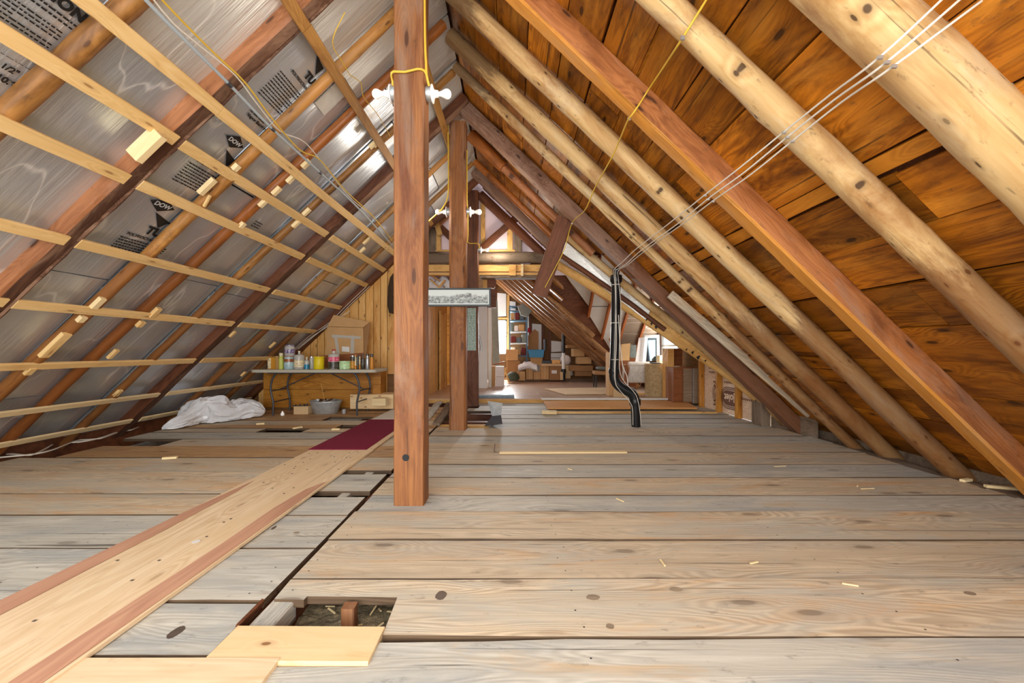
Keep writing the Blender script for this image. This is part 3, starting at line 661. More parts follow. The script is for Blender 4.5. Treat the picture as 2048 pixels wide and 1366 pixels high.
# eaves: low sill boards closing the space where roof meets floor
wall('trim_1', T(-5.12, 3.4, -.05), (.1, 9, .3), M['hewn_dark'])
wall('trim_2', T(3.92, 2.1, -.06), (.08, 6.6, .35), M['beam_grey'])
o = timber('trim_3', (3.72, -1, -.03), (3.72, 5.3, -.03), .16, .05, (0,0,1), M['beam_grey'], rough=.015); tag(o, kind='structure')
# knotty pine end wall on the left, standing in the plane of the far truss
WB = 7.52
wb = tag(prism('wall_back', [(-5.0, -.02), (-1.82, -.02), (-1.82, lz(-1.82, .05)), (-5.0, lz(-5.0, .05)+.05)], .03, M['panel_dark'], frame(V((0, WB+.03, 0)), V((1,0,0)), V((0,0,1)))), kind='structure')
x = -4.75
while x < -1.86:
    wd = random.choice((.13, .15, .17)); a, b = x, min(x+wd, -1.84); z0 = 0 if b < -2.28 else .62
    prism('wall_board', [(z0, -(b-a)/2), (lz(a, .03), -(b-a)/2), (lz(b, .03), (b-a)/2-.010), (z0, (b-a)/2-.010)][::1], .018, M['knotty'], frame(V(((a+b)/2, WB-.0, 0)), V((0,0,1)), V((1,0,0))) @ Matrix.Rotation(0, 4, 'X'), wb)
    x = b+.0005
for zz in (.0, .31): box('lower_panel', T(-2.07, WB-.01, zz+.155) @ Matrix.Rotation(R90, 4, 'Y'), (.30, .42, .02), M['panel_dark'], wb, .004)
# pine partition running back on the left, with a cupboard door in it
wl = wall('wall_left', T(-1.86, 9.45, 1.3), (.04, 3.8, 2.6), M['lumber'])
for i in range(7):
    y0 = 7.56+i*.27
    plank('wall_board', frame(V((-1.835, y0+.13, 1.31)), V((0,0,1)), V((0,1,0))), 2.5, .26, .02, M['knotty'], wl, j=.001)
d1 = tag(box('door_1', T(-1.80, 10.35, 1.02) @ Matrix.Rotation(R90, 4, 'Y'), (1.9, .03, .70), M['knotty']), kind='structure')
WM['door_1'] = WM['door_1']
d1.data = d1.data.copy(); bpy.data.objects.remove(d1)
d1 = tag(mesh('door_1', boxv(1.9, .72, .035), BOXF, M['knotty'], frame(V((-1.80, 10.35, 1.03)), V((0,0,1)), V((0,1,0)))), kind='structure')
for z0, z1 in ((.15, .85), (.97, 1.88)):
    box('door_panel', frame(V((-1.776, 10.35, .08+(z0+z1)/2)), V((0,0,1)), V((0,1,0))), (z1-z0, .48, .02), M['lumber'], d1, .008)
for yy in (9.97, 10.73): box('door_trim', frame(V((-1.79, yy, 1.06)), V((0,0,1)), V((0,1,0))), (1.98, .06, .05), M['lumber'], d1, .004)
tag(mesh('trim_4', boxv(.95, .05, 2.6, (-1.38, 11.45, 1.3)), BOXF, M['chest']), kind='structure')
# far wall with window, studs and white sheeting
YF = 13.6
wf = tag(mesh('wall_far', boxv(6.2, .1, 4.2, (.9, YF+.16, 2.0)), BOXF, M['hewn_dark']), kind='structure')
bpy.data.objects.remove(wf)
def fz(x): return 3.17-.87*(x+.36)
wx0, wx1, wz0, wz1 = -.50, -.19, .93, 2.08
vs = []; fs = []
def addb(x0, x1, z0, z1, y=YF+.06, t=.08):
    k = len(vs); vs.extend(boxv(x1-x0, t, z1-z0, ((x0+x1)/2, y, (z0+z1)/2))); fs.extend([tuple(i+k for i in f) for f in BOXF])
addb(-1.85, wx0, 0, 3.6); addb(wx0, wx1, 0, wz0); addb(wx0, wx1, wz1, 3.6); addb(wx1, 3.6, 0, 3.6)
wf = tag(mesh('wall_far', vs, fs, M['panel_dark']), kind='structure')
for x in (-.58, -.13, .62, 1.05, 1.28, 1.72):
    timber('stud', (x, YF, .08), (x, YF, fz(x)-.02), .09, .07, (0,1,0), M['lumber'] if x < 0 else M['hewn_dark'], wf, rough=.002, cham=.004)
for (x0, x1, z0, z1) in ((-.5, -.2, 2.2, 3.3), (-.08, .12, 2.0, 3.0), (.5, .6, 1.2, 2.6), (.68, 1.0, .3, 2.3), (1.33, 1.67, 1.0, 1.95), (1.78, 2.6, .2, 1.7)):
    z1 = min(z1, fz(x1)-.05)
    prism('sheeting', [(0, z0), (x1-x0, z0+.02), (x1-x0, z1), (0, z1+.03)], .01, M['sheet'] if 'sheet' in M else M['paintw'], frame(V((x0, YF-.02, 0)), V((1,0,0)), V((0,0,1))), wf)
for k in range(4): box('wall_slat', T(1.5, YF-.035, .38+k*.17), (.36, .02, .155), M['paintw'], wf, .006)
timber('window_header', (-.6, YF-.01, 2.14), (-.1, YF-.01, 2.14), .07, .07, (0,0,1), M['lumber'], wf, rough=.002)
win = empty('window_1', ((wx0+wx1)/2, YF, wz0), kind='structure')
xm = (wx0+wx1)/2; zm = (wz0+wz1)/2; hw = (wx1-wx0)/2
for nm, c, s in (('jamb', (wx0+.015, zm), (.03, wz1-wz0)), ('jamb', (wx1-.015, zm), (.03, wz1-wz0)), ('sill', (xm, wz0+.02), (wx1-wx0, .04)), ('head', (xm, wz1-.015), (wx1-wx0, .03)), ('meeting_rail', (xm, zm+.02), (wx1-wx0, .035))):
    box(nm, T(c[0], YF, c[1]), (s[0], .05, s[1]), M['paintw'], win)
for z0, z1 in ((wz0+.04, zm), (zm+.04, wz1-.03)): box('pane', T(xm, YF+.01, (z0+z1)/2), (wx1-wx0-.06, .004, z1-z0), M['glass'], win)
# far roof slope behind the header: pole rafters under dark boards
far = empty('ceiling', (0, 8.3, 0), kind='structure')
for i in range(7):
    xa, xb = -1.0+i*.68, -1.0+(i+1)*.68
    xc = (xa+xb)/2; sl = V((1, 0, -.87)).normalized(); nn = V((-.87, 0, -1)).normalized()
    yb = 8.2 if xc < .8 else 8.2+(xc-.8)*1.25
    plank('roof_board', frame(V((xc, (yb+13.7)/2, fz(xc)+.14)), V((0,1,0)), nn.cross(V((0,1,0)))), 13.7-yb, .68*1.325, .03, M['roof'], far, j=0)
labs = ['nearest dark pole of the far roof slope, beside the hanging plank', 'second dark pole of the far roof slope from the header', 'third dark pole of the far roof slope from the header',
        'bright glossy pole in the middle of the far roof slope', 'fifth pole of the far roof slope from the header', 'sixth pole of the far roof slope, above the steel shelf top', 'last thin pole of the far roof slope, over the wall studs']
for i, Y in enumerate((8.75, 9.4, 10.1, 10.8, 11.6, 12.4, 13.2)):
    x1 = 3.3; x0 = -.9 if i else -.2
    xe = min(x1, 1.2+(Y-8.2)*1.05)
    r = .07; pts = [V((x0+(xe-x0)*t/3, Y, fz(x0+(xe-x0)*t/3)+.05)) for t in range(4)]
    tag(log('far_pole_rafter', pts, r, r*.95, M['farpole'], knots=3, step=.2, n=10), labs[i], 'rafter', 'pole rafters of the far slope')
# the left side of the far roof
prism('roof_board', [(-3.0, 8.2), (-.9, 8.2), (-.9, 13.7), (-3.0, 13.7)], .03, M['hewn_dark'], T(0, 0, 2.75), far)
# --- far gable above the header: beam, lumber, pink foam, braces
YG = 8.0
gable = empty('wall_far', (-.7, YG, 2.9), kind='structure')
gy = YG+.14
prism('foam_panel', [(-2.5, 2.6), (1.3, 2.6), (1.3, 2.75), (-.66, 4.6), (-2.5, 2.8)], .03, M['pink'], frame(V((0, gy+.03, 0)), V((1,0,0)), V((0,0,1))), gable)
def gb(name, p, q, w_, mat, Y=gy-.06, d=.07, **k): 
    a = P(p[0], p[1], Y); b = P(q[0], q[1], Y); return timber(name, a, b, d, w_, ((b-a).cross(V((0,1,0)))), M[mat], gable, rough=.003, cham=.006, **k)
gb('brace', (957, 503), (1030, 438), .13, 'hewn_dark', Y=gy-.13)
gb('brace', (925, 498), (868, 442), .13, 'hewn_dark', Y=gy-.13)
gb('stud', (966, 402), (966, 502), .09, 'lumber'); gb('stud', (1020, 455), (1020, 503), .11, 'lumber'); gb('stud', (877, 465), (877, 503), .09, 'lumber')
gb('sill_plate', (872, 502), (1030, 502), .04, 'lumber'); gb('stud', (1036, 462), (1036, 505), .15, 'beam_grey'); gb('stud', (864, 455), (864, 505), .2, 'beam_grey')
gb('rafter', (950, 385), (1095, 520), .11, 'hewn_dark', Y=gy-.2); gb('brace', (862, 410), (880, 470), .1, 'lumber', Y=gy-.22)
gb('brace', (876, 448), (905, 420), .12, 'hewn', Y=gy-.2)
lettering('FOAM', .05, frame(P(975, 438, gy-.005), V((1, 0, .75)), V((-.75, 0, 1))), plain('faint_print', 'c4a9b6', .7), gable) if 0 else None
o = log('collar_beam', [P(840, 517, YG), P(960, 517, YG), P(1100, 514, YG)], .115, .11, M['beam_grey'], bump=.02, knots=4); tag(o, 'rough grey log beam across the room below the pink foam gable', 'beam')
hd = empty('header', (-.6, YG, 2.6), 'yellow lumber header with short blocks under the rough grey beam', 'header')
def hb(name, x0, y0, x1, y1, mat, Y=YG+.02, d=.06): 
    a, b = P(x0, y0, Y), P(x1, y1, Y); box(name, T((a.x+b.x)/2, Y+d/2, (a.z+b.z)/2), (b.x-a.x, d, a.z-b.z), M[mat], hd, .004)
hb('plate', 845, 529, 1082, 543, 'lumber'); hb('plate', 845, 545, 1076, 550, 'lumber', YG-.01, .12)
hb('block', 1018, 529, 1032, 551, 'lumber', YG-.03, .05); hb('block', 1042, 528, 1047, 552, 'strip_pale', YG-.05, .05); hb('soffit_board', 960, 550, 1080, 556, 'beam_grey', YG, .2)
hb('jamb_stud', 966, 555, 974, 600, 'lumber', YG+.25, .05); hb('jamb_stud', 974, 555, 992, 615, 'hewn_dark', YG+.4, .1)
# stained insulation scraps above the corridor
pts = []
o = empty('insulation_scrap', P(872, 575, 8.4), 'crumpled white plastic and lath scraps above the framed picture', 'scrap')
rings = []
for i in range(12):
    t = i/11; c = P(860+40*t, 568+6*math.sin(t*7), 8.5); rings.append([c+V((0, math.cos(a*.785)*.1, math.sin(a*.785)*(.12+.06*nz(i*.9, a*2.1, 3)))) for a in range(8)])
vs, fs = loft(rings); mesh('crumpled_sheet', vs, fs, M['bag'], None, o)
for a, b in (((862, 560), (893, 588)), ((890, 560), (872, 584)), ((858, 548), (880, 562))):
    p, q = P(*a, 8.3), P(*b, 8.32); timber('lath', p, q, .03, .06, (0,1,0), M['lumber'], o, rough=.002, cham=.004)
# --- side wing on the right: knee wall, valley beams, foil slope, window
XW = 3.6
wr = empty('wall_right', (XW, 7, 0), kind='structure')
def wtop(Y): return 2.95-(8-Y)*1.12 if Y < 8 else 2.95-(Y-8)*.9
def wp(name, Y0, Y1, z0, mat, ztop=None):
    pts = [(-Y0, z0), (-Y0, wtop(Y0) if ztop is None else ztop)]
    if Y0 < 8 < Y1 and ztop is None: pts.append((-8, wtop(8)))
    pts += [(-Y1, wtop(Y1) if ztop is None else ztop), (-Y1, z0)]
    return prism(name, pts, .03, M[mat], frame(V((XW+.0, 0, 0)), V((0,-1,0)), V((0,0,1))), wr)
osbs = [wp('osb_panel', 5.6, 6.27, 0, 'osb', .75), wp('osb_panel', 6.28, 6.86, 0, 'osb', .95), wp('osb_panel', 6.87, 7.6, 0, 'osb', 1.3)]
prism('wall_panel', [(-4.9, -.2), (-4.9, .45), (-5.9, .45), (-5.9, -.2)], .03, M['beam_grey'], frame(V((XW+.12, 0, 0)), V((0,-1,0)), V((0,0,1))), wr)
wp('wall_panel', 7.61, 8.55, 0, 'panel_dark'); wp('wall_panel', 8.55, 9.6, 0, 'panel_dark', .72); wp('wall_panel', 8.55, 9.6, 1.62, 'panel_dark'); wp('wall_panel', 9.6, 11.2, 0, 'panel_dark')
for Y in (5.71, 6.27, 6.86, 7.5): 
    timber('stud', (XW-.05, Y, 0), (XW-.05, Y, max(.4, wtop(Y)-.25)), .09 if Y != 5.71 else .12, .06 if Y > 5.8 else .24, (0,1,0), M['chest'] if Y > 5.8 else M['beam_grey'], wr, rough=.002, cham=.004)
def ring_poly(w_, h, n=8):
    r = h/2; out = []
    for k in range(n+1): a = -R90+math.pi*k/n; out.append((w_/2-r+r*math.cos(a), r*math.sin(a)))
    for k in range(n+1): a = R90+math.pi*k/n; out.append((-w_/2+r+r*math.cos(a), r*math.sin(a)))
    return out
def onwall(Y, z): return frame(V((XW-.034, Y, z)), V((0,-1,0)), V((0,0,1)))
def ring(w_, h, th, M_, parent, mat):
    a = ring_poly(w_, h); b = ring_poly(w_-2*th, h-2*th); n = len(a)
    vs = [(x, y, 0) for x, y in a]+[(x, y, 0) for x, y in b]; mesh('logo_ring', vs, [(i, (i+1)%n, n+(i+1)%n, n+i) for i in range(n)], M[mat], M_, parent)
m_ = onwall(6.52, .28); ring(.62, .36, .014, m_, osbs[1], 'print_brown'); ring(.56, .30, .012, m_, osbs[1], 'print_brown')
prism('logo_fill', ring_poly(.50, .24), .001, M['print_brown'], m_ @ T(0, 0, .001), osbs[1])
o = lettering('eJolet', .17, m_ @ Matrix.Rotation(math.pi, 4, 'Z') @ T(-.2, -.06, .003), M['osb'], osbs[1], bold=.004); o['label'] = 'pale upside-down logo lettering'
m_ = onwall(7.0, .31); ring(.24, .42, .014, m_ @ Matrix.Rotation(0, 4, 'Z'), osbs[2], 'print_brown'); ring(.16, .28, .02, m_, osbs[2], 'print_brown'); prism('logo_mark', [(-.03, -.06), (.03, -.06), (.0, .07)], .001, M['print_brown'], m_, osbs[2])
for (Y, z, n_) in ((6.62, .52, 7), (7.15, .66, 5), (7.15, .73, 6), (6.1, .3, 9)):
    for k in range(n_): prism('printed_mark', [(0, 0), (.025, 0), (.02, .035), (.004, .03)], .001, M['print_brown'], onwall(Y-k*.045+.1, z), osbs[0] if Y < 6.2 else osbs[1] if Y < 6.8 else osbs[2])
# window in the wing wall
w2 = empty('window_2', (XW, 9.08, .72), kind='structure')
for nm, y, z, sy, sz in (('jamb', 8.59, 1.17, .08, .9), ('jamb', 9.56, 1.17, .08, .9), ('sill', 9.08, .74, 1.05, .05), ('head', 9.08, 1.60, 1.05, .05), ('meeting_rail', 9.08, 1.17, .95, .04)):
    box(nm, T(XW, y, z), (.06, sy, sz), M['paintw'], w2)
for z in (.955, 1.39): box('pane', T(XW+.01, 9.08, z), (.004, .9, .38), M['glass'], w2)
# valley timbers and the wing roof
vg = 'valley timbers of the side wing'
def vt(name, p, q, Yp, Yq, r0, r1, mat, label, mid=None, Ym=0):
    pts = [P(*p, Yp)]+([P(*mid, Ym)] if mid else [])+[P(*q, Yq)]
    return tag(log(name, pts, r0, r1, M[mat], knots=3), label, 'beam', vg)
def vt2(name, pts, r0, r1, mat, label): return tag(log(name, [P(*p) for p in pts], r0, r1, M[mat], knots=3), label, 'beam', vg)
vt2('valley_log', [(1128, 468, 6.25), (1250, 570, 6.0), (1400, 690, 5.85), (1500, 775, 5.7), (1575, 848, 5.5)], .055, .07, 'pole', 'uppermost valley log, pale and rounded, just under the squared grey-brown rafter')
vt2('valley_beam', [(1118, 508, 6.45), (1240, 592, 6.2), (1330, 660, 6.1)], .04, .035, 'hewn_dark', 'thin dark middle valley timber behind the black pipe')
vt2('valley_log', [(1104, 524, 6.6), (1240, 606, 6.35), (1400, 712, 6.05), (1460, 753, 5.9), (1535, 814, 5.72), (1590, 862, 5.5)], .075, .06, 'lumber', 'lowest valley timber, amber edge, running down to the stamped wall panels')
def vslab(name, p, q, r, s, Yp, Yq, mat, label, cat='panel'):
    a, b, c, d = P(*p, Yp), P(*q, Yq), P(*r, Yq+.06), P(*s, Yp+.06); v = slab4(a, b, c, d, .02)
    return tag(mesh(name, v, [(0,1,2,3),(7,6,5,4),(4,5,1,0),(5,6,2,1),(6,7,3,2),(7,4,0,3)], M[mat]), label, cat)
vslab('foil_strip', (1130, 482), (1300, 622), (1292, 640), (1118, 508), 6.4, 6.1, 'foil_pale', 'narrow foil-faced strip between the upper two valley timbers')
vslab('valley_board', (1236, 560), (1400, 693), (1400, 722), (1232, 604), 6.25, 5.97, 'lumber', 'wide pale board stamped with black marks along the valley', 'board')
vb = [o for o in C.objects if o.name == 'valley_board'][0]
vslab('valley_board', (1395, 690), (1532, 806), (1532, 816), (1395, 712), 5.98, 5.75, 'lumber', 'lower end of the wide stamped valley board beside the wall panels', 'board')
vslab('valley_board', (1112, 520), (1240, 600), (1240, 622), (1110, 534), 6.55, 6.3, 'hewn', 'short brown board along the upper end of the valley', 'board')
rnd = random.Random(4)
for k, (px, py) in enumerate(((1268, 596), (1277, 603), (1285, 610), (1292, 640), (1302, 648), (1311, 655), (1372, 700), (1384, 706), (1395, 716), (1410, 722))):
    Y = 6.22-(px-1240)/180*.3; s = .03+.012*(k % 3)
    prism('stencil_mark', [(-s*.4, 0), (s*.5, -s*.3), (s*.2, s), (-s*.2, s*.7)], .002, M['print'], frame(P(px, py, Y), V((1, 0, -.9)), V((.9, 0, 1))), vb)
# far slope of the wing: foil bays between rust studs
def wf_pt(x, Y): return V((x, Y, 2.97-(Y-8)*.9))
fx = [.95, 1.75, 2.18, 2.62, 3.1, 3.58]
wing = empty('ceiling', (2.2, 8, 2.97), kind='structure')
for i in range(5):
    xa, xb = fx[i]+.03, fx[i+1]-.03; y1 = 8+min(2.9, max(.3, (xb-.81)*1.05+.25))
    va = 8+max(.05, (xa-.81)*1.25); vb_ = 8+(xb-.81)*1.25
    for (ya, yb, yc_) in ((8.0, min(9.0, va), min(9.0, vb_)), (9.02, va, vb_)):
        if yb-ya < .04: continue
        v = slab4(wf_pt(xa, ya), wf_pt(xb, ya), wf_pt(xb, yc_), wf_pt(xa, yb), -.02)
        mesh('insulation_panel', v, [(0,1,2,3),(7,6,5,4),(4,5,1,0),(5,6,2,1),(6,7,3,2),(7,4,0,3)], M['foil_pale'] if i < 3 else M['foil_dull'], None, wing)
    if i: timber('rafter', wf_pt(fx[i], 8.0)-V((0,.03,.03)), wf_pt(fx[i], 8+(fx[i]-.81)*1.25+.05)-V((0,.03,.03)), .055, .10, V((0, -.9, -1)), M['rustwood'], wing, rough=.002, cham=.004)
qd = [V((.7, 8.02, 3.0)), V((3.6, 11.45, -.1)), V((3.6, 11.7, -.4)), V((.3, 8.15, 2.75))]; v4 = qd+[p+V((.05, -.05, .05)) for p in qd]; mesh('valley_cheek', v4, [(0,1,2,3),(7,6,5,4),(4,5,1,0),(5,6,2,1),(6,7,3,2),(7,4,0,3)], M['hewn_dark'], None, wing)
v = [V((.75, 8, 3.1)), V((3.75, 8, 3.1)), V((3.75, 11.7, -.2))]; v += [p+V((0,.03,.04)) for p in v]; mesh('wing_deck', v, [(0,1,2),(5,4,3),(0,3,4,1),(1,4,5,2),(2,5,3,0)], M['hewn_dark'], None, wing)
v = [V((.83, 6.15, 3.06)), V((3.75, 5.5, .35)), V((3.75, 8.02, 3.06)), V((.8, 8.02, 3.06))]; mesh('wing_deck', v, [(0,1,2,3)], M['hewn_dark'], None, wing)
tag(log('back_valley_log', [P(1092, 545, 8.3), P(1165, 612, 9.2), P(1252, 712, 10.3)], .07, .12, M['pole_foot'], knots=3, bump=.015), 'knobbly brown valley log below the pale foil of the wing', 'beam', vg)
# leaning dark plank tied up with yellow cable
a = P(1130, 436, 5.45); b = P(1078, 592, 5.55)
tag(timber('hanging_plank', a, b, .05, .225, V((1, 0, .3)), M['hewn_dark'], rough=.004), 'dark plank hanging at a slant from the squared grey-brown rafter', 'plank')
# ================================================================== FLOOR COVERINGS, LOOSE BOARDS
pw = empty('plywood_runner', (-1.79, 2.6, 0), 'long plywood walkway sheet with pink edges running from the near edge', 'plywood')
plank('sheet', frame(V((-1.79, 2.62, .024)), V((0,1,0)), V((-1,0,0))), 3.16, .66, .018, M['ply'], pw, j=.002, warp=.002)
prism('veneer_band', [(-1.35, -.045), (-.2, -.05), (.05, -.045), (.5, -.035), (.75, .0), (.45, .02), (.2, .045), (-.4, .06), (-1.35, .085)], .0006, M['ply_pink'], frame(V((-2.065, 2.45, .0268)), V((0,1,0)), V((-1,0,0))), pw)
prism('veneer_band', [(-1.4, -.04), (-.3, -.05), (.45, -.045), (.72, -.04), (.55, .03), (.2, .06), (-.3, .05), (-1.4, .07)], .0006, M['ply_pink'], frame(V((-1.515, 2.45, .0268)), V((0,1,0)), V((-1,0,0))), pw)
for k in range(34):
    box('nail', T(random.uniform(-2.08, -1.5), random.uniform(1.3, 4.1), .0255), (.012, .01, .002), M['knot'], pw)
for (px, py, rx, ry) in ((548, 1060, .010, .025), (392, 1088, .02, .02)):
    p = P(px, py, 845/(py-HY)); prism('knot', [(rx*math.cos(a*.5236), ry*math.sin(a*.5236)) for a in range(12)], .001, M['knot'] if px != 392 else M['paintw'], T(p.x, p.y, .0275), pw)
rn = plank('plywood_sheet', frame(V((-1.79, 5.8, .022)), V((0,1,0)), V((-1,0,0))), 3.15, .64, .016, M['ply'], None, j=.002); tag(rn, 'farther plywood walkway sheet, mostly under the maroon carpet', 'plywood')
cp = plank('carpet_runner', frame(V((-1.83, 5.09, .031)), V((0,1,0)), V((-1,0,0))), 1.80, .605, .009, M['maroon'], None, j=.003, warp=.002); tag(cp, 'maroon carpet strip on the plywood walkway left of the nearest post', 'carpet')
vy = plank('vinyl_piece', frame(V((-1.8, 6.62, .030)), V((0,1,0)), V((-1,0,0))), 1.15, .62, .006, M['vinyl'], None, j=.002); tag(vy, 'whitish vinyl sheet on the walkway beyond the maroon carpet', 'sheet')
sc = plank('plywood_scrap', T(-1.32, 1.23, .014), 1.05, .29, .014, M['ply'], None, j=.002); tag(sc, 'plywood scrap at the bottom edge, end poking out from under the walkway', 'plywood')
bp = plank('cover_board', T(-.77, 1.447, .012) @ Matrix.Rotation(-.008, 4, 'Z'), .565, .178, .028, M['newpine'], None, j=.002, warp=.001); tag(bp, 'short new pine board partly covering the hole in the floor', 'board')
a = P(990, 905, 4.18)
ls = plank('lath_strip', T(.53, 4.16, .016) @ Matrix.Rotation(.012, 4, 'Z'), 1.32, .065, .014, M['strip_pale'], None, j=.002); tag(ls, 'long pale lath lying on the floor right of the nearest post', 'board')
tube('bent_wire', [P(997, 905, 4.17), P(989, 904, 4.18), P(989, 897, 4.18), P(990, 888, 4.2)], .005, M['knot'])
tag(C.objects['bent_wire'], 'dark bent wire standing at the left end of the pale lath', 'wire')
hb_ = prism('hardboard_sheet', [(.62, 7.02), (3.25, 7.02), (3.45, 7.95), (.62, 7.95)], .03, M['hardboard'], T(0, 0, .06)); tag(hb_, 'orange-brown sheet lying on the floor behind the black pipe', 'sheet')
plank('edge_batten', T(2.0, 6.75, .03), 2.9, .06, .035, M['lumber'], None, j=.003); tag(C.objects['edge_batten'], 'long batten on the floor in front of the orange-brown sheet', 'board')
ws = prism('white_sheet', [(.82, 10.0), (1.15, 8.75), (2.9, 8.95), (2.6, 10.3)], .02, M['ply'], T(0, 0, .11)); tag(ws, 'large pale sheet lying on the raised floor before the stool', 'sheet')
plank('white_batten', T(1.9, 8.05, .10) , 2.6, .05, .03, M['paintw'], None); tag(C.objects['white_batten'], 'white batten along the edge of the raised floor', 'board')
plank('foam_strip', T(-.33, 8.3, .135), .75, .2, .05, speckle('blue_foam', ['6f8496', '9fb2c0'], 40), None, j=.006); tag(C.objects['foam_strip'], 'blue-grey foam strip at the raised floor edge beside the farthest post', 'foam')
plank('wood_offcut', T(.62, 6.66, .06) @ Matrix.Rotation(-.05, 4, 'Z'), .24, .14, .05, M['strip_pale'], None); tag(C.objects['wood_offcut'], 'pale wood offcut beside the near corner of the orange-brown sheet', 'block')
for i, (px, py, l, r_, lb) in enumerate(((521, 849, .1, .4, 'pale wood chip on the floor in front of the plastic bundle'), (595, 857, .12, .9, 'pale split chip at the left end of the gap in the floor'), (672, 860, .1, .05, 'pale chip at the right end of the gap in the floor'), (340, 918, .12, .3, 'splintered chip on the floor at left, near the white cables'), (1932, 963, .10, .3, 'pale wood chip on the floor beside the pole feet'), (2005, 978, .2, -.35, 'long wood chip under the squared red rafter foot'))):
    p = P(px, py, 856/(py-HY)); o = plank('wood_chip', T(p.x, p.y, .022) @ Matrix.Rotation(r_, 4, 'Z'), l, .035, .02, M['block'], None); tag(o, lb, 'chip')
# metal duct boot behind the second post
db = empty('duct_boot', P(990, 852, 5.55), 'galvanised metal duct boot standing on the floor behind the middle post', 'duct')
def quadring(pts): return [V(p) for p in pts]
top = [P(975, 802, 5.75), P(1005, 806, 5.7), P(1003, 806, 5.9), P(975, 802, 5.95)]; mid_ = [P(984, 832, 5.65), P(1002, 830, 5.6), P(1001, 830, 5.75), P(984, 832, 5.8)]
vs, fs = loft([quadring(top), quadring(mid_)], caps=False); vs2, fs2 = loft([[v*.985+V((0,.08,.015)) for v in quadring(top)], [v*.985+V((0,.08,.015)) for v in quadring(mid_)]], caps=False)
mesh('throat', vs, fs, M['steel'], None, db)
lo = [P(968, 853, 5.5), P(1005, 848, 5.45), P(1003, 840, 5.7), P(985, 846, 5.8)]; vs, fs = loft([quadring(mid_), quadring(lo)]); mesh('flange', vs, fs, M['steel_dark'], None, db)
# ================================================================== LAMPS ON THE POSTS
def lamp(x, Y, z, side, label, s=1.0):
    t = empty('lampholder', (x, Y, z), label, 'lamp', 'bulb lampholders on the posts')
    Mx = frame(V((x, Y, z)), V((0, 1, 0)), V((0, 0, 1)).cross(V((0,0,1))) if 0 else V((0, 0, side*1.0)))
    # local z must point along side*X
    Mx = Matrix(((0, 0, side, x), (side, 0, 0, Y), (0, 1, 0, z), (0, 0, 0, 1)))
    def Lz(n_, prof, m_): return lathe(n_, [(r*s, q*s) for r, q in prof], Mx, M[m_], t, 20)
    Lz('junction_box', [(0, 0), (.048, 0), (.048, .036), (0, .036)], 'steel')
    Lz('porcelain_base', [(0, .036), (.056, .036), (.062, .041), (.060, .047), (.036, .053), (.026, .060), (.023, .085), (0, .085)], 'white')
    Lz('bulb', [(0, .083), (.014, .083), (.016, .098), (.022, .115), (.030, .130), (.033, .143), (.030, .158), (.018, .171), (0, .175)], 'bulb')
    return t
z1 = CH+512*2.83/F
lamp(-.813, 2.83, z1, -1, 'white bulb lampholder on the left side of the nearest post'); lamp(-.605, 2.83, z1, 1, 'white bulb lampholder on the right side of the nearest post')
z2 = CH+276*5.42/F
lamp(-.838, 5.42, z2, -1, 'white bulb lampholder on the left side of the middle post', 1.15); lamp(-.613, 5.42, z2, 1, 'white bulb lampholder on the right side of the middle post', 1.15)
lamp(-.644, 7.67, CH+200*7.67/F, 1, 'white bulb lampholder on the right side of the farthest post', 1.15)
for p in ((-1.1, 2.83, z1), (-.33, 2.83, z1), (-1.15, 5.42, z2), (-.3, 5.42, z2), (-.3, 7.67, 2.95)): bulb_light(p, BULB*(1.2 if p[1] > 7 else 1.1 if p[1] > 5 else .35))
# yellow cable on the first post
y_ = 2.735
t = empty('yellow_cable', (-.6, 2.73, 4.0), 'yellow cable running down the nearest post to both its lampholders', 'cable')
tube('run', [V((-.60, y_, 4.0)), P(850, 70, y_), P(852, 125, y_), P(853, 150, y_), P(858, 172, y_+.03)], .008, M['romex_y'], t)
tube('loop', [P(853, 150, y_), P(848, 141, y_), P(835, 138, y_-.004), P(810, 144, y_-.004), P(787, 143, y_-.004), P(783, 150, y_+.03), P(785, 160, y_+.07), P(786, 172, y_+.08)], .008, M['romex_y'], t, step=.03)
t = empty('yellow_cable', (-.62, 5.3, 3.4), 'yellow cable down the middle post to its lampholders', 'cable')
tube('run', [P(896, 250, 5.3), P(897, 330, 5.3), P(896, 390, 5.3), P(888, 412, 5.34), P(878, 424, 5.4), P(855, 445, 5.45), P(840, 462, 5.4)], .009, M['romex_y'], t)
tube('run', [P(934, 300, 5.36), P(934, 400, 5.36), P(935, 412, 5.38), P(936, 470, 5.36), P(934, 484, 5.34)], .007, M['romex_y'], t)
t = empty('yellow_cable', P(950, 487, 7.55), 'short yellow cable across the farthest post', 'cable')
tube('run', [P(934, 482, 7.56), P(940, 487, 7.56), P(957, 487, 7.56), P(958, 497, 7.6)], .009, M['romex_y'], t)
# long thin yellow cable on the right slope down to the hanging plank
yc = empty('thin_yellow_cable', RP(1290, 185, -.01), 'thin yellow cable hung across the right rafters down to the hanging plank', 'cable')
pts = [P(1425, -20, 1.95), P(1365, 76, 2.03), P(1330, 130, 2.35), P(1294, 184, 2.70), P(1277, 211, 2.70), P(1263, 231, 2.74), P(1255, 242, 2.82), P(1235, 290, 3.2), P(1222, 318, 3.36), P(1190, 375, 3.94), P(1170, 420, 4.33), P(1144, 447, 5.12), P(1128, 500, 5.4), P(1103, 550, 5.45), P(1090, 575, 5.45)]
tube('run', pts, .006, M['romex_y'], yc)
for px, py, Y in ((1365, 76, 2.02), (1258, 238, 2.84), (1144, 447, 5.11)): box('staple', T(P(px, py, Y)), (.02, .01, .02), M['staple'], yc)
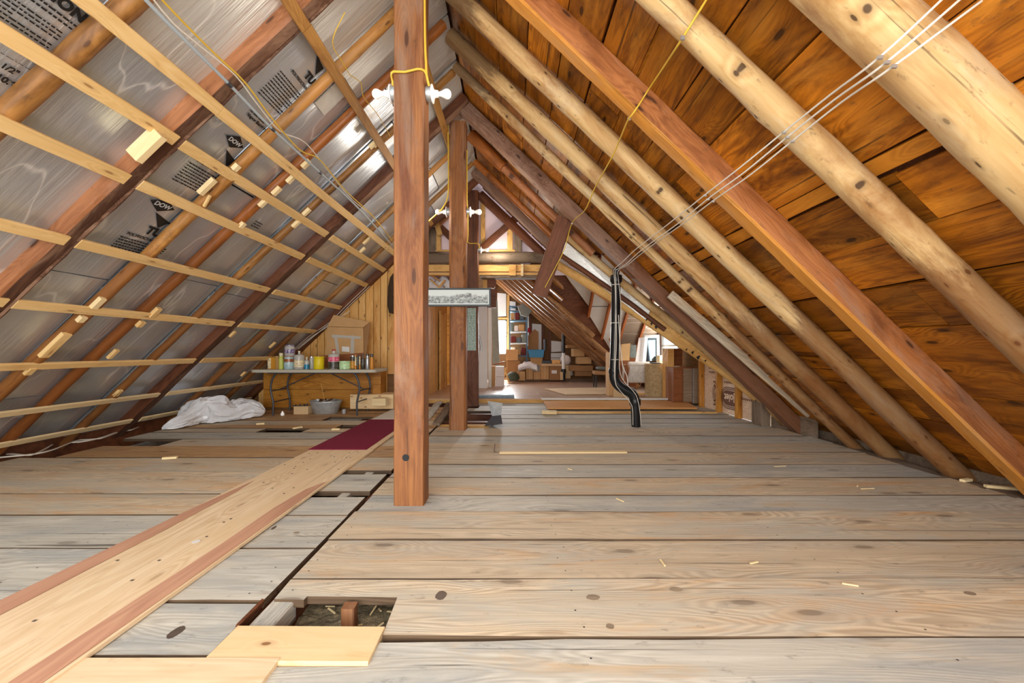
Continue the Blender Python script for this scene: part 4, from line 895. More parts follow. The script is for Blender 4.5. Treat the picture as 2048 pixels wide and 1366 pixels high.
# three white cables across the right slope, down the black pipe
AN = [(1.36, 1925, -40, 1965, -40, 2020, -40), (1.43, 1762, 112, 1776, 122, 1790, 130), (1.72, 1660, 190, 1668, 200, 1682, 205), (2.02, 1570, 262, 1577, 272, 1587, 280), (2.35, 1480, 335, 1488, 345, 1500, 350), (2.73, 1412, 388, 1418, 396, 1428, 400), (3.3, 1352, 436, 1360, 444, 1368, 446), (3.95, 1303, 474, 1310, 480, 1316, 482), (4.32, 1270, 500, 1276, 506, 1283, 507), (4.8, 1247, 522, 1252, 528, 1256, 529), (5.08, 1230, 537, 1234, 539, 1237, 541)]
wl_ = ['uppermost white cable of the three crossing the right pole rafters', 'middle white cable of the three crossing the right pole rafters', 'lowest white cable of the three crossing the right pole rafters']
DN = [[(5.48, 1228, 545), (5.46, 1231, 590), (5.46, 1233, 680), (5.46, 1230, 745), (5.46, 1233, 772), (5.46, 1250, 792), (5.46, 1264, 812), (5.5, 1266, 850)], [(5.48, 1231, 545), (5.46, 1232, 600), (5.47, 1229, 740), (5.46, 1232, 770)], [(5.48, 1237, 560), (5.5, 1242, 620), (5.5, 1239, 700), (5.5, 1240, 745), (5.5, 1250, 765), (5.46, 1272, 790), (5.46, 1280, 825), (5.52, 1282, 851)]]
for c in range(3):
    t = empty('white_cable', P(AN[3][1+2*c], AN[3][2+2*c], 2.02), wl_[c], 'cable', 'white cables on the right slope')
    pts = [P(a[1+2*c], a[2+2*c], a[0]-.015) for a in AN]+[P(b[1], b[2], b[0]) for b in DN[c]]
    tube('run', pts, .0045, M['romex_w'], t)
    for a in (AN[1], AN[3], AN[5]): box('staple', T(P(a[1+2*c]-2, a[2+2*c]+3, a[0]-.02)), (.018, .008, .012), M['staple'], t)
# conduit and cables on the foil slope
cd = empty('grey_conduit', LP(455, 165, -.06), 'grey plastic conduit running along the foil slope towards the nearest post', 'conduit')
cl = [LP(x, y, -.06) for x, y in ((275, -18), (330, 40), (400, 110), (458, 168), (545, 258), (640, 345), (715, 415), (782, 488))]
tube('pipe', cl, .011, M['conduit'], cd)
for k in (3, 4, 5): lathe('coupling', [(0, -.02), (.015, -.02), (.015, .02), (0, .02)], frame(cl[k], V((0,.1,1)), (cl[k+1]-cl[k]).cross(V((0,.1,1)))) @ Matrix.Rotation(R90, 4, 'X') if 0 else Matrix.Translation(cl[k]) @ (cl[k+1]-cl[k]).to_track_quat('Z', 'Y').to_matrix().to_4x4(), M['steel_dark'], cd, 12)
t = empty('slope_cable', LP(500, 180, -.07), 'white cable sagging beside the conduit on the foil slope', 'cable')
tube('run', [LP(x, y, -.065) for x, y in ((300, -10), (345, 45), (400, 92), (470, 150), (512, 205), (560, 262), (610, 285), (655, 340), (700, 395), (752, 440), (784, 482))], .005, M['romex_w'], t)
t = empty('slope_cable', LP(480, 150, -.07), 'yellow cable sagging beside the conduit on the foil slope', 'cable')
tube('run', [LP(x, y, -.07) for x, y in ((315, -10), (370, 48), (430, 108), (490, 165), (545, 238), (600, 300), (640, 320), (690, 380), (745, 432), (785, 482))], .006, M['romex_y'], t)
t = empty('slope_cable', LP(720, 200, -.05), 'yellow cable snaking beside the brown strip near the ridge', 'cable')
tube('run', [LP(x, y, -.03) for x, y in ((690, 25), (672, 60), (665, 85), (672, 105), (683, 120), (700, 150), (722, 165), (726, 192), (752, 225), (768, 250), (780, 272))], .0035, M['romex_y'], t)
# cables along the left eave
for k, (lb, pp) in enumerate((('upper white cable lying along the left eave', ((-20, 912), (20, 908), (62, 910), (90, 898), (115, 886), (160, 884), (200, 876), (235, 864), (262, 860), (290, 848))), ('lower white cable lying along the left eave', ((-20, 917), (30, 912), (70, 908), (105, 900), (140, 886), (160, 880), (200, 877), (245, 861), (270, 852))))):
    t = empty('eave_cable', P(60, 908, 4.1), lb, 'cable', 'white cables at the left eave')
    tube('run', [P(x, y, 850/(y-HY)*.985) for x, y in pp], .008, M['romex_w'], t)
t = empty('eave_cable', P(600, 700, 7.35), 'white cables along the foot of the slope beside the pine wall', 'cable')
for dx in (0, 6): tube('run', [P(740-dx, 572, 7.35), P(700-dx, 610, 7.34), P(660, 650-dx, 7.33), P(625-dx, 672, 7.33), P(590, 700-dx*.5, 7.33)], .005, M['romex_w'], t)
t = empty('slope_cable', P(640, 640, 7.3), 'white cable hanging in a loop under the dark end rafter', 'cable'); tube('run', [P(700, 622, 7.3), P(650, 655, 7.28), P(596, 698, 7.3)], .007, M['romex_w'], t)
# ================================================================== BLACK PIPES
YP = 5.58
vp = empty('vent_pipe', P(1272, 852, 5.63), 'black plastic waste pipe with two bends, rising from floor to rafter', 'pipe')
r_ = .062
tube('stack', [P(1232, 552, YP), P(1231, 640, YP), P(1228, 738, YP)], r_, M['black'], vp, n=16)
tube('elbow', [P(1228, 742, YP), P(1229, 758, YP), P(1236, 770, YP), P(1248, 779, YP), P(1259, 784, YP), P(1267, 792, YP), P(1270, 806, YP)], r_*1.12, M['black'], vp, n=16, step=.03)
tube('drop', [P(1270, 800, YP), P(1272, 853, 5.6)], r_, M['black'], vp, n=16)
for (px, py, rr, h) in ((1232, 558, 1.32, .10), (1228, 742, 1.22, .07), (1270, 804, 1.25, .09)): 
    p = P(px, py, YP); lathe('coupling', [(0, -h/2), (r_*rr*.94, -h/2), (r_*rr, -h/2+.01), (r_*rr, h/2-.01), (r_*rr*.94, h/2), (0, h/2)], T(p), M['black'], vp, 18)
tube('cap_neck', [P(1232, 537, YP), P(1232, 552, YP)], r_*.7, M['black'], vp, n=14)
for px, py in ((1232, 570), (1231, 646), (1229, 719), (1228, 748)): lathe('tape_band', [(0, -.006), (r_+.002, -.006), (r_+.002, .006), (0, .006)], T(P(px, py, YP)), M['tape'], vp, 18)
tube('loose_cable', [P(1237, 630, 5.5), P(1240, 690, 5.5), P(1243, 712, 5.52), P(1246, 735, 5.5), P(1254, 752, 5.5), P(1256, 772, 5.5)], .006, M['romex_w'], vp)
fp = empty('vent_pipe', P(1127, 760, 12.4), 'thin black pipe with a white lower section in the far room', 'pipe')
tube('stack', [P(1127, 634, 12.2), P(1127, 706, 12.2)], .055, M['black'], fp, n=12); tube('white_section', [P(1127, 706, 12.2), P(1127, 741, 12.2)], .052, M['paintw'], fp, n=12); tube('foot', [P(1127, 741, 12.2), P(1127, 761, 12.2)], .055, M['black'], fp, n=12)
lathe('coupling', [(0, -.06), (.075, -.06), (.075, .06), (0, .06)], T(P(1127, 742, 12.2)), M['black'], fp, 14)
# ================================================================== FRAMED PHOTOGRAPH
Yf = 5.27; a = P(793, 576, Yf); b = P(982, 613, Yf)
pf_ = empty('framed_photograph', ((a.x+b.x)/2, Yf, b.z), 'long black-framed panoramic photograph hung across the middle post', 'picture')
fw, fh = b.x-a.x, a.z-b.z; cx, cz = (a.x+b.x)/2, (a.z+b.z)/2
for nm, x, z, sx, sz in (('frame_rail', cx, cz+fh/2-.012, fw, .024), ('frame_rail', cx, cz-fh/2+.012, fw, .024), ('frame_stile', a.x+.012, cz, .024, fh-.048), ('frame_stile', b.x-.012, cz, .024, fh-.048)):
    box(nm, T(x, Yf, z), (sx, .03, sz), M['frame_black'], pf_, .003)
n = NT('old_group_photograph'); v = n.coords((1, 1, 1), rnd=False); sx_ = n.n('SeparateXYZ'); n.l(n.base, sx_.inputs[0])
no = n.noise(n.sc(n.base, (22, 1, 30)), 1, 6, .75); big = n.noise(n.sc(n.base, (5, 1, 7)), 1, 4, .6)
hgt = n.n('MapRange'); hgt.inputs[1].default_value = -.06; hgt.inputs[2].default_value = .13; n.l(sx_.outputs[2], hgt.inputs[0])
crowd = n.n('Math', operation='SUBTRACT'); n.l(hgt.outputs[0], crowd.inputs[1]); n.l(big, crowd.inputs[0])
msk = n.ramp(crowd.outputs[0], [(.0, W0), (.12, W1)]); n.l(n.mix(msk, lin('d6dfdc'), n.ramp(no, [(.38, lin('2a2e2e')), (.62, lin('c8d0cd'))])), n.b.inputs['Base Color']); n.b.inputs['Roughness'].default_value = .4
M['photo'] = n.m
box('mat_border', T(cx, Yf+.004, cz), (fw-.045, .008, fh-.045), plain('mat_border', 'dfe8e6', .6), pf_)
o = box('print', T(cx, Yf-.002, cz), (fw-.085, .006, fh-.085), M['photo'], pf_); o['label'] = 'grey panoramic group photograph'
tube('hanging_wire', [P(982, 576, Yf), P(988, 577, 5.6), P(990, 574, 6.0)], .004, M['romex_w'], pf_)
# ================================================================== TABLE AND WHAT STANDS ON IT
tx0, tx1, ty0, ty1, tz = -4.22, -2.2, 6.42, 7.12, .752
tb = empty('folding_table', ((tx0+tx1)/2, 6.77, 0), 'grey folding table with bent steel legs before the knotty pine wall', 'table')
def rrect(a, b, c, d, r, n=5):
    out = []
    for (x, y, s) in ((b-r, d-r, 0), (a+r, d-r, 1), (a+r, c+r, 2), (b-r, c+r, 3)):
        for k in range(n+1): t = (s+k/n)*R90; out.append((x+r*math.cos(t), y+r*math.sin(t)))
    return out
prism('table_top', rrect(tx0, tx1, ty0, ty1, .08), .045, M['table'], T(0, 0, tz), tb)
for sx, xc in ((1, -2.55), (-1, -3.88)):
    for yy in (6.53, 7.02):
        tube('leg', [(xc-sx*.04, yy, tz-.05), (xc+sx*.03, yy, .6), (xc+sx*.06, yy, .42), (xc+sx*.02, yy, .22), (xc+sx*.02, yy, .0)], .016, M['steel_dark'], tb)
    tube('cross_bar', [(xc+sx*.02, 6.53, .22), (xc+sx*.02, 7.02, .22)], .011, M['steel_dark'], tb)
    tube('brace', [(xc+sx*.06, 6.77, .40), (-3.2+sx*.1, 6.77, tz-.06)], .010, M['steel_dark'], tb)
    tube('cross_bar', [(xc+sx*.06, 6.53, .40), (xc+sx*.06, 7.02, .40)], .010, M['steel_dark'], tb)
tube('frame_rail', [(-3.95, 6.46, tz-.052), (-2.45, 6.46, tz-.052)], .012, M['steel_dark'], tb)
col = lambda n, c, r=.35, **k: plain(n, c, r, **k)
MM = {'amber': col('amber_liquid', 'c58a2a'), 'cream': col('cream_label', 'efe2bc'), 'tan': col('tan_box', 'b58b52', .8), 'lime': col('yellow_green_bottle', 'c9cf66'), 'teal': col('pale_blue_jar', '8fb3ba', .25),
      'rust': col('rusty_lid', '8d4a2c', .7), 'purple': col('purple_label', '5d4c78'), 'clear': col('cloudy_plastic', 'd8d6cf', .25, trans=.35), 'blue': col('blue_liquid', '2f86b0', .2), 'yellow': col('yellow_tub', 'e2cc1f', .4),
      'pinkl': col('pink_label', 'd8496a'), 'mint': col('mint_tub', '9ccf98', .5), 'dark': col('dark_can', '3d3a34', .35), 'silver': col('silver_can', 'b8bcc0', .3, metal=.7), 'orange': col('orange_can', 'd08a2c', .35), 'red': col('red_cloth', 'b0202c', .8)}
for k_, cs_ in (('purple', ['ece8f2','6c5a8a','2a2640']), ('pinkl', ['f4e4e8','dc4a72','c02450']), ('mint', ['74b084','bfe4ac','eef6e0']), ('teal', ['6f97a0','a9c6cc','d6e4e6']), ('cream', ['5a4a34','e8d8ae','f6ecd0']), ('rust', ['5e2c18','9a5632','c88a5c']), ('dark', ['141416','3c3830','8c8478'])):
    MM[k_] = speckle('mottled_'+k_, cs_, 38, .3, 0)
YT = 6.62
def onT(px, dy=0): return (px-1024)*(YT+dy)/F
def jar(name, px0, px1, top, mat, label, lid=None, dy=0, neck=.6, body=.7, cat='jar', lidn='lid', lh=.02, bands=None):
    Y = YT+dy; x = ((px0+px1)/2-1024)*Y/F; r = (px1-px0)/2*Y/F; h = CH+(HY-top)*Y/F-tz; h = max(.04, h)
    t = empty(name, (x, Y, tz), label, cat, 'jars and bottles on the folding table')
    b = h*body if lid else h
    prof = [(0, 0), (r*.92, 0), (r, .008), (r, b*.86), (r*.9, b*.95), (r*neck, b), (r*neck, h-lh if lid else h), (0, h-lh if lid else h)]
    lathe('body', prof, T(x, Y, tz), MM[mat], t, 16)
    if lid: lathe(lidn, [(0, h-lh), (r*neck*1.08, h-lh), (r*neck*1.08, h), (0, h)], T(x, Y, tz), MM[lid], t, 14)
    for (z0, z1, m_) in bands or []: lathe('label', [(r*1.01, h*z0), (r*1.015, h*z0), (r*1.015, h*z1), (r*1.01, h*z1)], T(x, Y, tz), MM[m_], t, 16)
    return t
def carton(name, px0, px1, top, mat, label, dy=0, d=.09, cat='box', face=None):
    Y = YT+dy; x = ((px0+px1)/2-1024)*Y/F; w_ = (px1-px0)*Y/F; h = CH+(HY-top)*Y/F-tz
    t = empty(name, (x, Y, tz), label, cat, 'jars and bottles on the folding table'); box('body', T(x, Y+d/2, tz+h/2), (w_, d, h), MM[mat], t, .004)
    if face: box('label', T(x-w_*.25, Y-.001, tz+h*.5), (w_*.42, .002, h*.9), MM[face], t)
    return t
carton('oil_carton', 535, 550, 715, 'amber', 'amber carton with a cream stripe at the left end of the table row', face='cream')
carton('small_box', 550.5, 557, 712, 'tan', 'narrow tan box between the amber carton and the yellow-green bottle')
jar('spray_bottle', 558, 567, 706, 'lime', 'yellow-green bottle with pale head, third from the left on the table', 'cream', neck=.8, lh=.05, lidn='head', cat='bottle')
jar('glass_jar', 569, 588, 712, 'teal', 'pale blue glass jar with rusty top carrying the purple jar', 'rust', neck=.92, body=.8, lh=.012, bands=[(.55, .78, 'rust')])
t = jar('glass_jar', 570, 589, 716, 'clear', 'clear jar with purple label stacked highest on the table', 'purple', neck=.8, body=.9, lh=.015, bands=[(.25, .6, 'purple')])
h_ = CH+(HY-712)*YT/F-tz; t.location.z = tz+h_; 
jar('milk_jug', 589, 608, 702, 'clear', 'cloudy plastic jug with pointed top right of the purple jar', 'cream', neck=.22, body=.82, lh=.02, cat='jug', bands=[(.12, .5, 'cream')])
jar('small_bottle', 609, 618, 714, 'clear', 'small bottle half full of blue liquid left of the yellow tub', 'cream', neck=.4, body=.75, lh=.02, cat='bottle', bands=[(.02, .4, 'blue')])
jar('glass_jar', 619, 628, 713, 'clear', 'grey glass jar half hidden behind the left side of the yellow tub', 'silver', dy=.10, neck=.9, body=.9, lh=.02)
jar('paint_tub', 628, 648, 713, 'yellow', 'bright yellow tub in the middle of the table', 'yellow', neck=1.0, body=.93, lh=.015, cat='tub')
jar('big_bottle', 657, 678, 699, 'clear', 'large round-shouldered bottle with a pink label', 'red', neck=.3, body=.8, lh=.02, cat='bottle', bands=[(.03, .38, 'dark'), (.40, .62, 'pinkl')])
jar('mint_tub', 679, 701, 722, 'mint', 'low pale mint green tub right of the pink labelled bottle', 'mint', neck=1.0, body=.9, lh=.012, cat='tub')
jar('dark_can', 701, 710, 711, 'dark', 'dark can with metal top right of the mint tub', 'silver', neck=.95, body=.88, lh=.02, cat='can', bands=[(.05, .6, 'amber')])
jar('glue_tube', 709.5, 713, 709, 'cream', 'slim cream tube between two dark cans', 'orange', neck=.7, body=.8, lh=.03, cat='tube', bands=[(.0, .25, 'orange')])
jar('dark_can', 713, 718, 712, 'dark', 'narrow dark can between the two slim cream tubes', 'dark', neck=.9, body=.9, lh=.02, cat='can')
jar('glue_tube', 718, 721, 709, 'cream', 'slim cream tube left of the dark bottle', 'dark', neck=.7, body=.8, lh=.03, cat='tube', bands=[(.0, .3, 'orange')])
jar('dark_bottle', 722, 730, 705, 'dark', 'dark brown bottle left of the silver spray can', 'rust', neck=.35, body=.65, lh=.02, cat='bottle')
jar('spray_can', 731, 739, 708, 'silver', 'silver spray can with black cap near the right table end', 'dark', neck=.8, body=.75, lh=.03, cat='can')
jar('spray_can', 740, 747, 708, 'orange', 'orange spray can with black cap, last at the right table end', 'dark', neck=.85, body=.55, lh=.05, cat='can')
# behind the table: long pine chest, cardboard box, dark shelf board
ch = empty('pine_chest', (-3.1, 7.3, 0), 'long amber pine chest along the wall behind the folding table', 'chest')
cx0, cx1 = -4.45, -2.35
for z0, z1 in ((.04, .36), (.365, .70)): plank('front_board', frame(V(((cx0+cx1)/2, 7.16, (z0+z1)/2)), V((1,0,0)), V((0,0,1))), cx1-cx0, z1-z0, .022, M['chest'], ch, j=.001, warp=.001)
plank('lid', T((cx0+cx1)/2, 7.32, .725), cx1-cx0+.02, .36, .022, M['chest'], ch, j=.001)
box('end_panel', T(cx1-.012, 7.325, .37), (.022, .31, .66), M['chest'], ch); box('end_panel', T(cx0+.012, 7.325, .37), (.022, .31, .66), M['chest'], ch)
for z in (.0,): box('toe_board', T((cx0+cx1)/2, 7.19, .02), (cx1-cx0-.05, .02, .04), M['panel_dark'], ch)
Yc = 7.3
def cbx(name, x0, y0, x1, y1, Y, d, mat, label, cat='box', group=None, flaps=False, M_=None, rot=0, seam=True, lab=None):
    a, b = P(x0, y0, Y), P(x1, y1, Y); w_, h = b.x-a.x, a.z-b.z; o_ = V(((a.x+b.x)/2, Y, b.z))
    t = empty(name, o_, label, cat, group); R = T(o_) @ Matrix.Rotation(rot, 4, 'Z')
    box('carton', R @ T(0, d/2, h/2), (w_, d, h), M[mat], t, .004)
    if seam: box('tape', R @ T(0, -.0015, h*.5), (w_*.10, .003, h*.999), M['card_pale'] if mat != 'card_pale' else M['card'], t)
    if lab: box('label', R @ T(*lab[:1], -.003, lab[1]), (lab[2], .003, lab[3]), M['paintw'], t)
    if flaps:
        for s in (-1, 1): box('flap', R @ T(s*w_*.5, d/2, h+w_*.12) @ Matrix.Rotation(s*.5, 4, 'Y'), (.006, d, w_*.26), M[mat], t)
    return t
tc = empty('taped_cardboard', P(695, 725, 7.22), 'big flattened cardboard box with tape cross leaning on the pine wall', 'cardboard')
def flat(name, pts, Y, dY, mat, t=.012, par=None):
    q = [P(px, py, Y+dY*k) for k, (px, py) in zip((0, 0, 1, 1), pts)]; v = slab4(*q, t)
    return mesh(name, v, [(0,1,2,3),(7,6,5,4),(4,5,1,0),(5,6,2,1),(6,7,3,2),(7,4,0,3)], M[mat], None, par)
flat('sheet', ((652, 726), (728, 727), (727, 656), (655, 654)), 7.14, .12, 'card', par=tc); flat('flap', ((655, 653), (727, 655), (740, 644), (668, 630)), 7.26, .02, 'card', par=tc); flat('side', ((729, 727), (731, 727), (741, 645), (728, 656)), 7.13, .14, 'card_dark', par=tc)
flat('tape', ((664, 675), (722, 678), (722, 673), (664, 669)), 7.205, .008, 'tape', .003, tc); flat('tape', ((676, 724), (682, 724), (674, 671), (668, 671)), 7.13, .09, 'tape', .003, tc); flat('tape', ((700, 724), (708, 724), (709, 671), (702, 671)), 7.13, .09, 'tape', .003, tc); flat('label', ((684, 703), (699, 704), (699, 694), (684, 693)), 7.155, .015, 'paintw', .004, tc)
tag(flat('shelf_board', ((636, 730), (724, 730), (724, 706), (640, 712)), 7.10, .02, 'cab', .02), 'brown board standing on the chest behind the yellow tub', 'board')
cbx('pine_box', 745, 769, 761, 812, 7.1, .3, 'chest', 'amber pine box at the right end of the chest', 'box', seam=False)
bw = jar('water_bottle', 738, 748, 753, 'clear', 'clear bottle standing on the pine box under the right table end', 'cream', dy=.0, neck=.4, body=.8, cat='bottle')
Mw = P(743, 770, 7.2); bw.location = (Mw.x, Mw.y, Mw.z); bw['group'] = ''
del bw['group']
o = box('blue_packet', T(P(756, 766, 7.2)), (.10, .06, .06), plain('blue_wrapper', '4a5a8c', .5), None, .01); tag(o, 'small blue packet on the amber pine box beside the clear bottle', 'packet')
cbx('timber_box', 700, 789, 786, 818, 6.95, .4, 'newpine', 'long low pale timber box right of the table legs', 'box', seam=False)
cbx('wood_block', 743, 797, 771, 812, 6.6, .15, 'strip_pale', 'pale wooden block in front of the long low timber box', 'block', seam=False)
cbx('wooden_crate', 587, 813, 616, 829, 6.63, .2, 'card_pale', 'small open wooden crate left of the metal tub', 'crate', seam=False)
for k in range(7):
    p = P(590+k*4, 812, 6.72); o = box('junk_piece', T(p) @ Matrix.Rotation(k*1.3, 4, 'Y') @ Matrix.Rotation(k, 4, 'Z'), (.09, .012, .02), M['steel_dark'], C.objects['wooden_crate'])
wt = empty('metal_tub', P(645, 829, 6.67), 'galvanised oval wash tub under the folding table', 'tub')
p = P(645, 829, 6.67); S = Matrix.Diagonal((1, .75, 1, 1)); R0 = (667-622)/2*6.67/F; R1 = (676-614)/2*6.67/F; hT = 25*6.67/F
lathe('tub', [(0, 0), (R0, 0), (R0*1.06, .01), (R1, hT), (R1+.012, hT+.006), (R1+.012, hT-.006), (R1-.006, hT-.004), (R0, .02), (0, .02)], T(p.x, p.y+.12, 0) @ S, M['steel'], wt, 28)
for k in range(9): box('scrap', T(p.x+random.uniform(-.15, .15), p.y+.12+random.uniform(-.08, .08), hT-.01) @ Matrix.Rotation(random.random()*3, 4, 'Z') @ Matrix.Rotation(random.uniform(-.4, .4), 4, 'Y'), (.16, .03, .03), M['bark'] if k % 3 else M['steel'], wt)
tube('stick', [P(650, 808, 6.75), P(646, 785, 6.78), P(642, 767, 6.8)], .004, M['lumber'], wt)
p = P(688, 826, 6.72); cu = empty('small_cup', (p.x, p.y, 0), 'small steel cup on the floor right of the metal tub', 'cup'); lathe('body', [(0, 0), (.03, 0), (.036, .07), (.032, .07), (.027, .006), (0, .006)], T(p.x, p.y, 0), M['steel'], cu, 14)
p = P(565, 833, 6.5); o = lathe('light_bulb', [(0, 0), (.02, .004), (.03, .02), (.025, .045), (.012, .06), (.012, .075), (0, .08)], T(p.x, p.y, .0), M['bulb'], None, 12); tag(o, 'loose white bulb on the floor by the left table leg', 'bulb')
# dark garment hanging against the pine wall, half hidden by the nearest post
gm = lathe('hanging_garment', [(0, 0), (.10, .02), (.13, .15), (.12, .5), (.08, .68), (.03, .75), (0, .76)], T(P(789, 628, 7.4)) @ Matrix.Diagonal((1, .4, 1, 1)), plain('dark_brown_cloth', '4a3828', .95, var=.3, bs=12), None, 14); tag(gm, 'dark brown cloth hanging on the pine wall left of the nearest post', 'cloth')
# ------------------------------------------------------------------ bundle of clear plastic sheeting
pb = empty('plastic_bundle', P(430, 855, 5.9), 'crumpled heap of clear plastic sheeting on the floor at the left', 'plastic sheeting')
path = [(330, 862, 5.35, .04), (342, 855, 5.38, .075), (362, 847, 5.5, .09), (382, 836, 5.7, .13), (402, 829, 5.85, .19), (425, 829, 5.95, .20), (452, 832, 6.05, .17), (478, 826, 6.2, .15), (503, 821, 6.3, .14), (520, 824, 6.35, .11), (527, 827, 6.38, .03)]
cs = smooth_path([V((*P(x, y, Y),)) for x, y, Y, r in path], .035); m = len(cs); rings = []
for i, c in enumerate(cs):
    t = i/(m-1)*(len(path)-1); k = min(int(t), len(path)-2); r = path[k][3]+(path[k+1][3]-path[k][3])*(t-k); ring = []
    d = (cs[min(i+1, m-1)]-cs[max(i-1, 0)]).normalized(); a_ = d.cross(V((0,0,1))).normalized(); b_ = a_.cross(d)
    for j in range(44):
        a = 6.2832*j/44; f_ = abs(nz(i*.13, math.cos(a)*2.2, math.sin(a)*2.2+4))*.5+abs(nz(i*.40, math.cos(a)*4.5, math.sin(a)*4.5+9))*.26
        rr = r*(.84+f_); v = c+a_*math.cos(a)*rr*1.15+b_*(math.sin(a)*rr*1.12+r*.16); v.z = max(v.z, .012+.02*abs(nz(v.x*9, v.y*9, 1))); ring.append(v)
    rings.append(ring)
vs, fs = loft(rings); mesh('sheeting', vs, fs, M['bag'], None, pb, .35)
# ================================================================== FAR ROOM
GB = 'cardboard boxes in the far room'
YB = 12.35
cbx('moving_box', 1034, 743, 1050, 761, 12.2, .3, 'card', 'small brown carton at the left front of the far box row', group=GB)
cbx('moving_box', 1052, 737, 1066, 759, 12.4, .3, 'card', 'second brown carton of the far box row, below the white bags', group=GB)
cbx('moving_box', 1067, 744, 1081, 759, 12.4, .3, 'card', 'low carton in the middle of the far box row', group=GB)
cbx('moving_box', 1081.5, 732, 1098, 759, 12.4, .35, 'card', 'tall plain carton left of the labelled wide carton', group=GB)
cbx('moving_box', 1099, 731, 1124, 760, 12.35, .4, 'card_dark', 'wide carton with a white label in the far box row', group=GB, seam=False, lab=(-.05, .25, .16, .1))
cbx('moving_box', 1131, 731, 1141, 757, 12.5, .3, 'card_pale', 'pale carton right of the thin black pipe', group=GB, seam=False)
cbx('moving_box', 1121, 744, 1126, 760, 12.0, .1, 'card_pale', 'narrow pale carton directly before the foot of the thin pipe', group=GB, seam=False)
cbx('carton_lid', 1084, 728, 1124, 732, 12.3, .5, 'card_pale', 'long pale lid lying over the tall and the labelled cartons', 'lid', seam=False)
cbx('moving_box', 1012, 699, 1036, 721, 12.55, .4, 'card', 'upper brown carton of the stack under the far window', group=GB, seam=False)
cbx('moving_box', 1014, 721.5, 1040, 758, 12.55, .4, 'card_dark', 'lower brown carton of the stack under the far window', group=GB, seam=False)
cbx('moving_box', 1061, 715, 1085, 731, 12.85, .3, 'card', 'carton carrying the blue bin', group=GB, seam=False)
cbx('file_box', 991, 754, 1008, 776, 10.85, .3, 'card_white', 'lower white carton beside the white door panel', group=GB, seam=False)
cbx('file_box', 991, 733, 1008, 753.5, 10.85, .3, 'card_white', 'upper white carton beside the white door panel', group=GB, seam=False, lab=(-.06, .14, .05, .04))
cbx('moving_box', 979, 732, 990, 774, 10.95, .3, 'card', 'tall brown carton just left of the two white cartons', group=GB, seam=False)
a, b = P(1056, 700, 12.8), P(1089, 715, 12.8); bn = empty('storage_bin', ((a.x+b.x)/2, 12.95, b.z), 'bright blue storage bin on a carton by the steel shelves', 'bin')
mb = M['bin'] = plain('blue_plastic', '1b7dae', .4)
prism('body', [(-.22, 0), (.22, 0), (.26, a.z-b.z), (-.26, a.z-b.z)], .3, mb, frame(V(((a.x+b.x)/2, 12.8, b.z)), V((1,0,0)), V((0,0,1))), bn); box('rim', T((a.x+b.x)/2, 12.95, a.z), (.56, .34, .025), mb, bn, .006)
# steel shelf unit
sh = empty('steel_shelf', P(1037, 760, 13.2), 'tall blue-grey steel shelf unit against the far wall', 'shelf')
M['bluesteel'] = plain('blue_grey_steel', '4d6c82', .5)
a, b = P(1018, 611, 13.0), P(1055, 745, 13.0)
for x in (a.x+.02, b.x-.02):
    for y in (13.0, 13.4): box('upright', T(x, y, (a.z+.09)/2), (.04, .04, a.z-.09), M['bluesteel'], sh)
shz = []
for py in (613, 622, 641, 664, 687, 712, 735):
    z = P(0, py, 13.0).z; shz.append(z); box('shelf', T((a.x+b.x)/2, 13.2, z), (b.x-a.x, .42, .04), M['bluesteel'] if py not in (664, 687) else M['steel'], sh)
rnd = random.Random(3)
cn = ['brown', 'grey', 'dark red', 'pale', 'black']; cm = [M['card'], M['grey_cloth'], plain('dark_red_cloth', '6d2f2c', .9), M['card_white'], M['steel_dark']]
ords = ['top', 'second', 'third', 'fourth', 'fifth']
for si, z in enumerate(shz[2:6]):
    x = a.x+.05; k = 0
    while x < b.x-.15:
        w_ = rnd.uniform(.12, .2); h = rnd.uniform(.16, .30); ci = (k*2+si) % 5
        o = box('stored_bundle', T(x+w_/2, 13.12, z+.02+h/2), (w_-.01, .2, h), cm[ci], None, .02); tag(o, '%s bundle, %s from the left on the %s loaded steel shelf from above' % (cn[ci], ('first', 'second', 'third', 'fourth', 'fifth')[k], ords[si]), 'bundle', 'bundles on the steel shelves'); x += w_; k += 1
# other things of the far room
def solid(name, pts, Y, d, mat, label, cat, par=None): 
    q = [P(px, py, Y) for px, py in pts]; o = V(q[0]); o_ = prism(name, [(v.x-o.x, v.z-o.z) for v in q], d, mat, frame(o, V((1,0,0)), V((0,0,1))), par); return tag(o_, label, cat)
wp_ = empty('white_door_panel', P(966, 776, 10.4), 'tall white panel standing behind the farthest post', 'panel'); a, b = P(955, 608, 10.4), P(975, 776, 10.4)
box('leaf', T((a.x+b.x)/2, 10.42, (a.z+b.z)/2), (b.x-a.x, .04, a.z-b.z), M['paintw'], wp_); box('edge_strip', T(b.x+.05, 10.6, (a.z+b.z)/2), (.09, .03, a.z-b.z), M['vinyl'], wp_)
solid('grey_curtain', ((985, 742), (1000, 742), (995, 600), (983, 600)), 12.6, .06, M['grey_cloth'], 'grey curtain hanging left of the far window', 'curtain')
o = tube('pipe_stack', [P(952, 668, 9.6), P(958, 672, 9.6), P(962, 690, 9.6), P(962, 702, 9.6)], .03, M['steel'], None, n=10); tag(o, 'bent shiny flue piece hanging by the white panel', 'flue')
solid('leaning_board', ((1057, 722), (1077, 700), (1077, 664), (1069, 658), (1056, 672)), 13.25, .04, M['card_dark'], 'mottled brown board leaning right of the steel shelves', 'board')
solid('red_cloth', ((1055, 664), (1062, 666), (1060, 654), (1056, 656)), 13.3, .06, MM['red'], 'small red cloth hung right of the steel shelves', 'cloth')
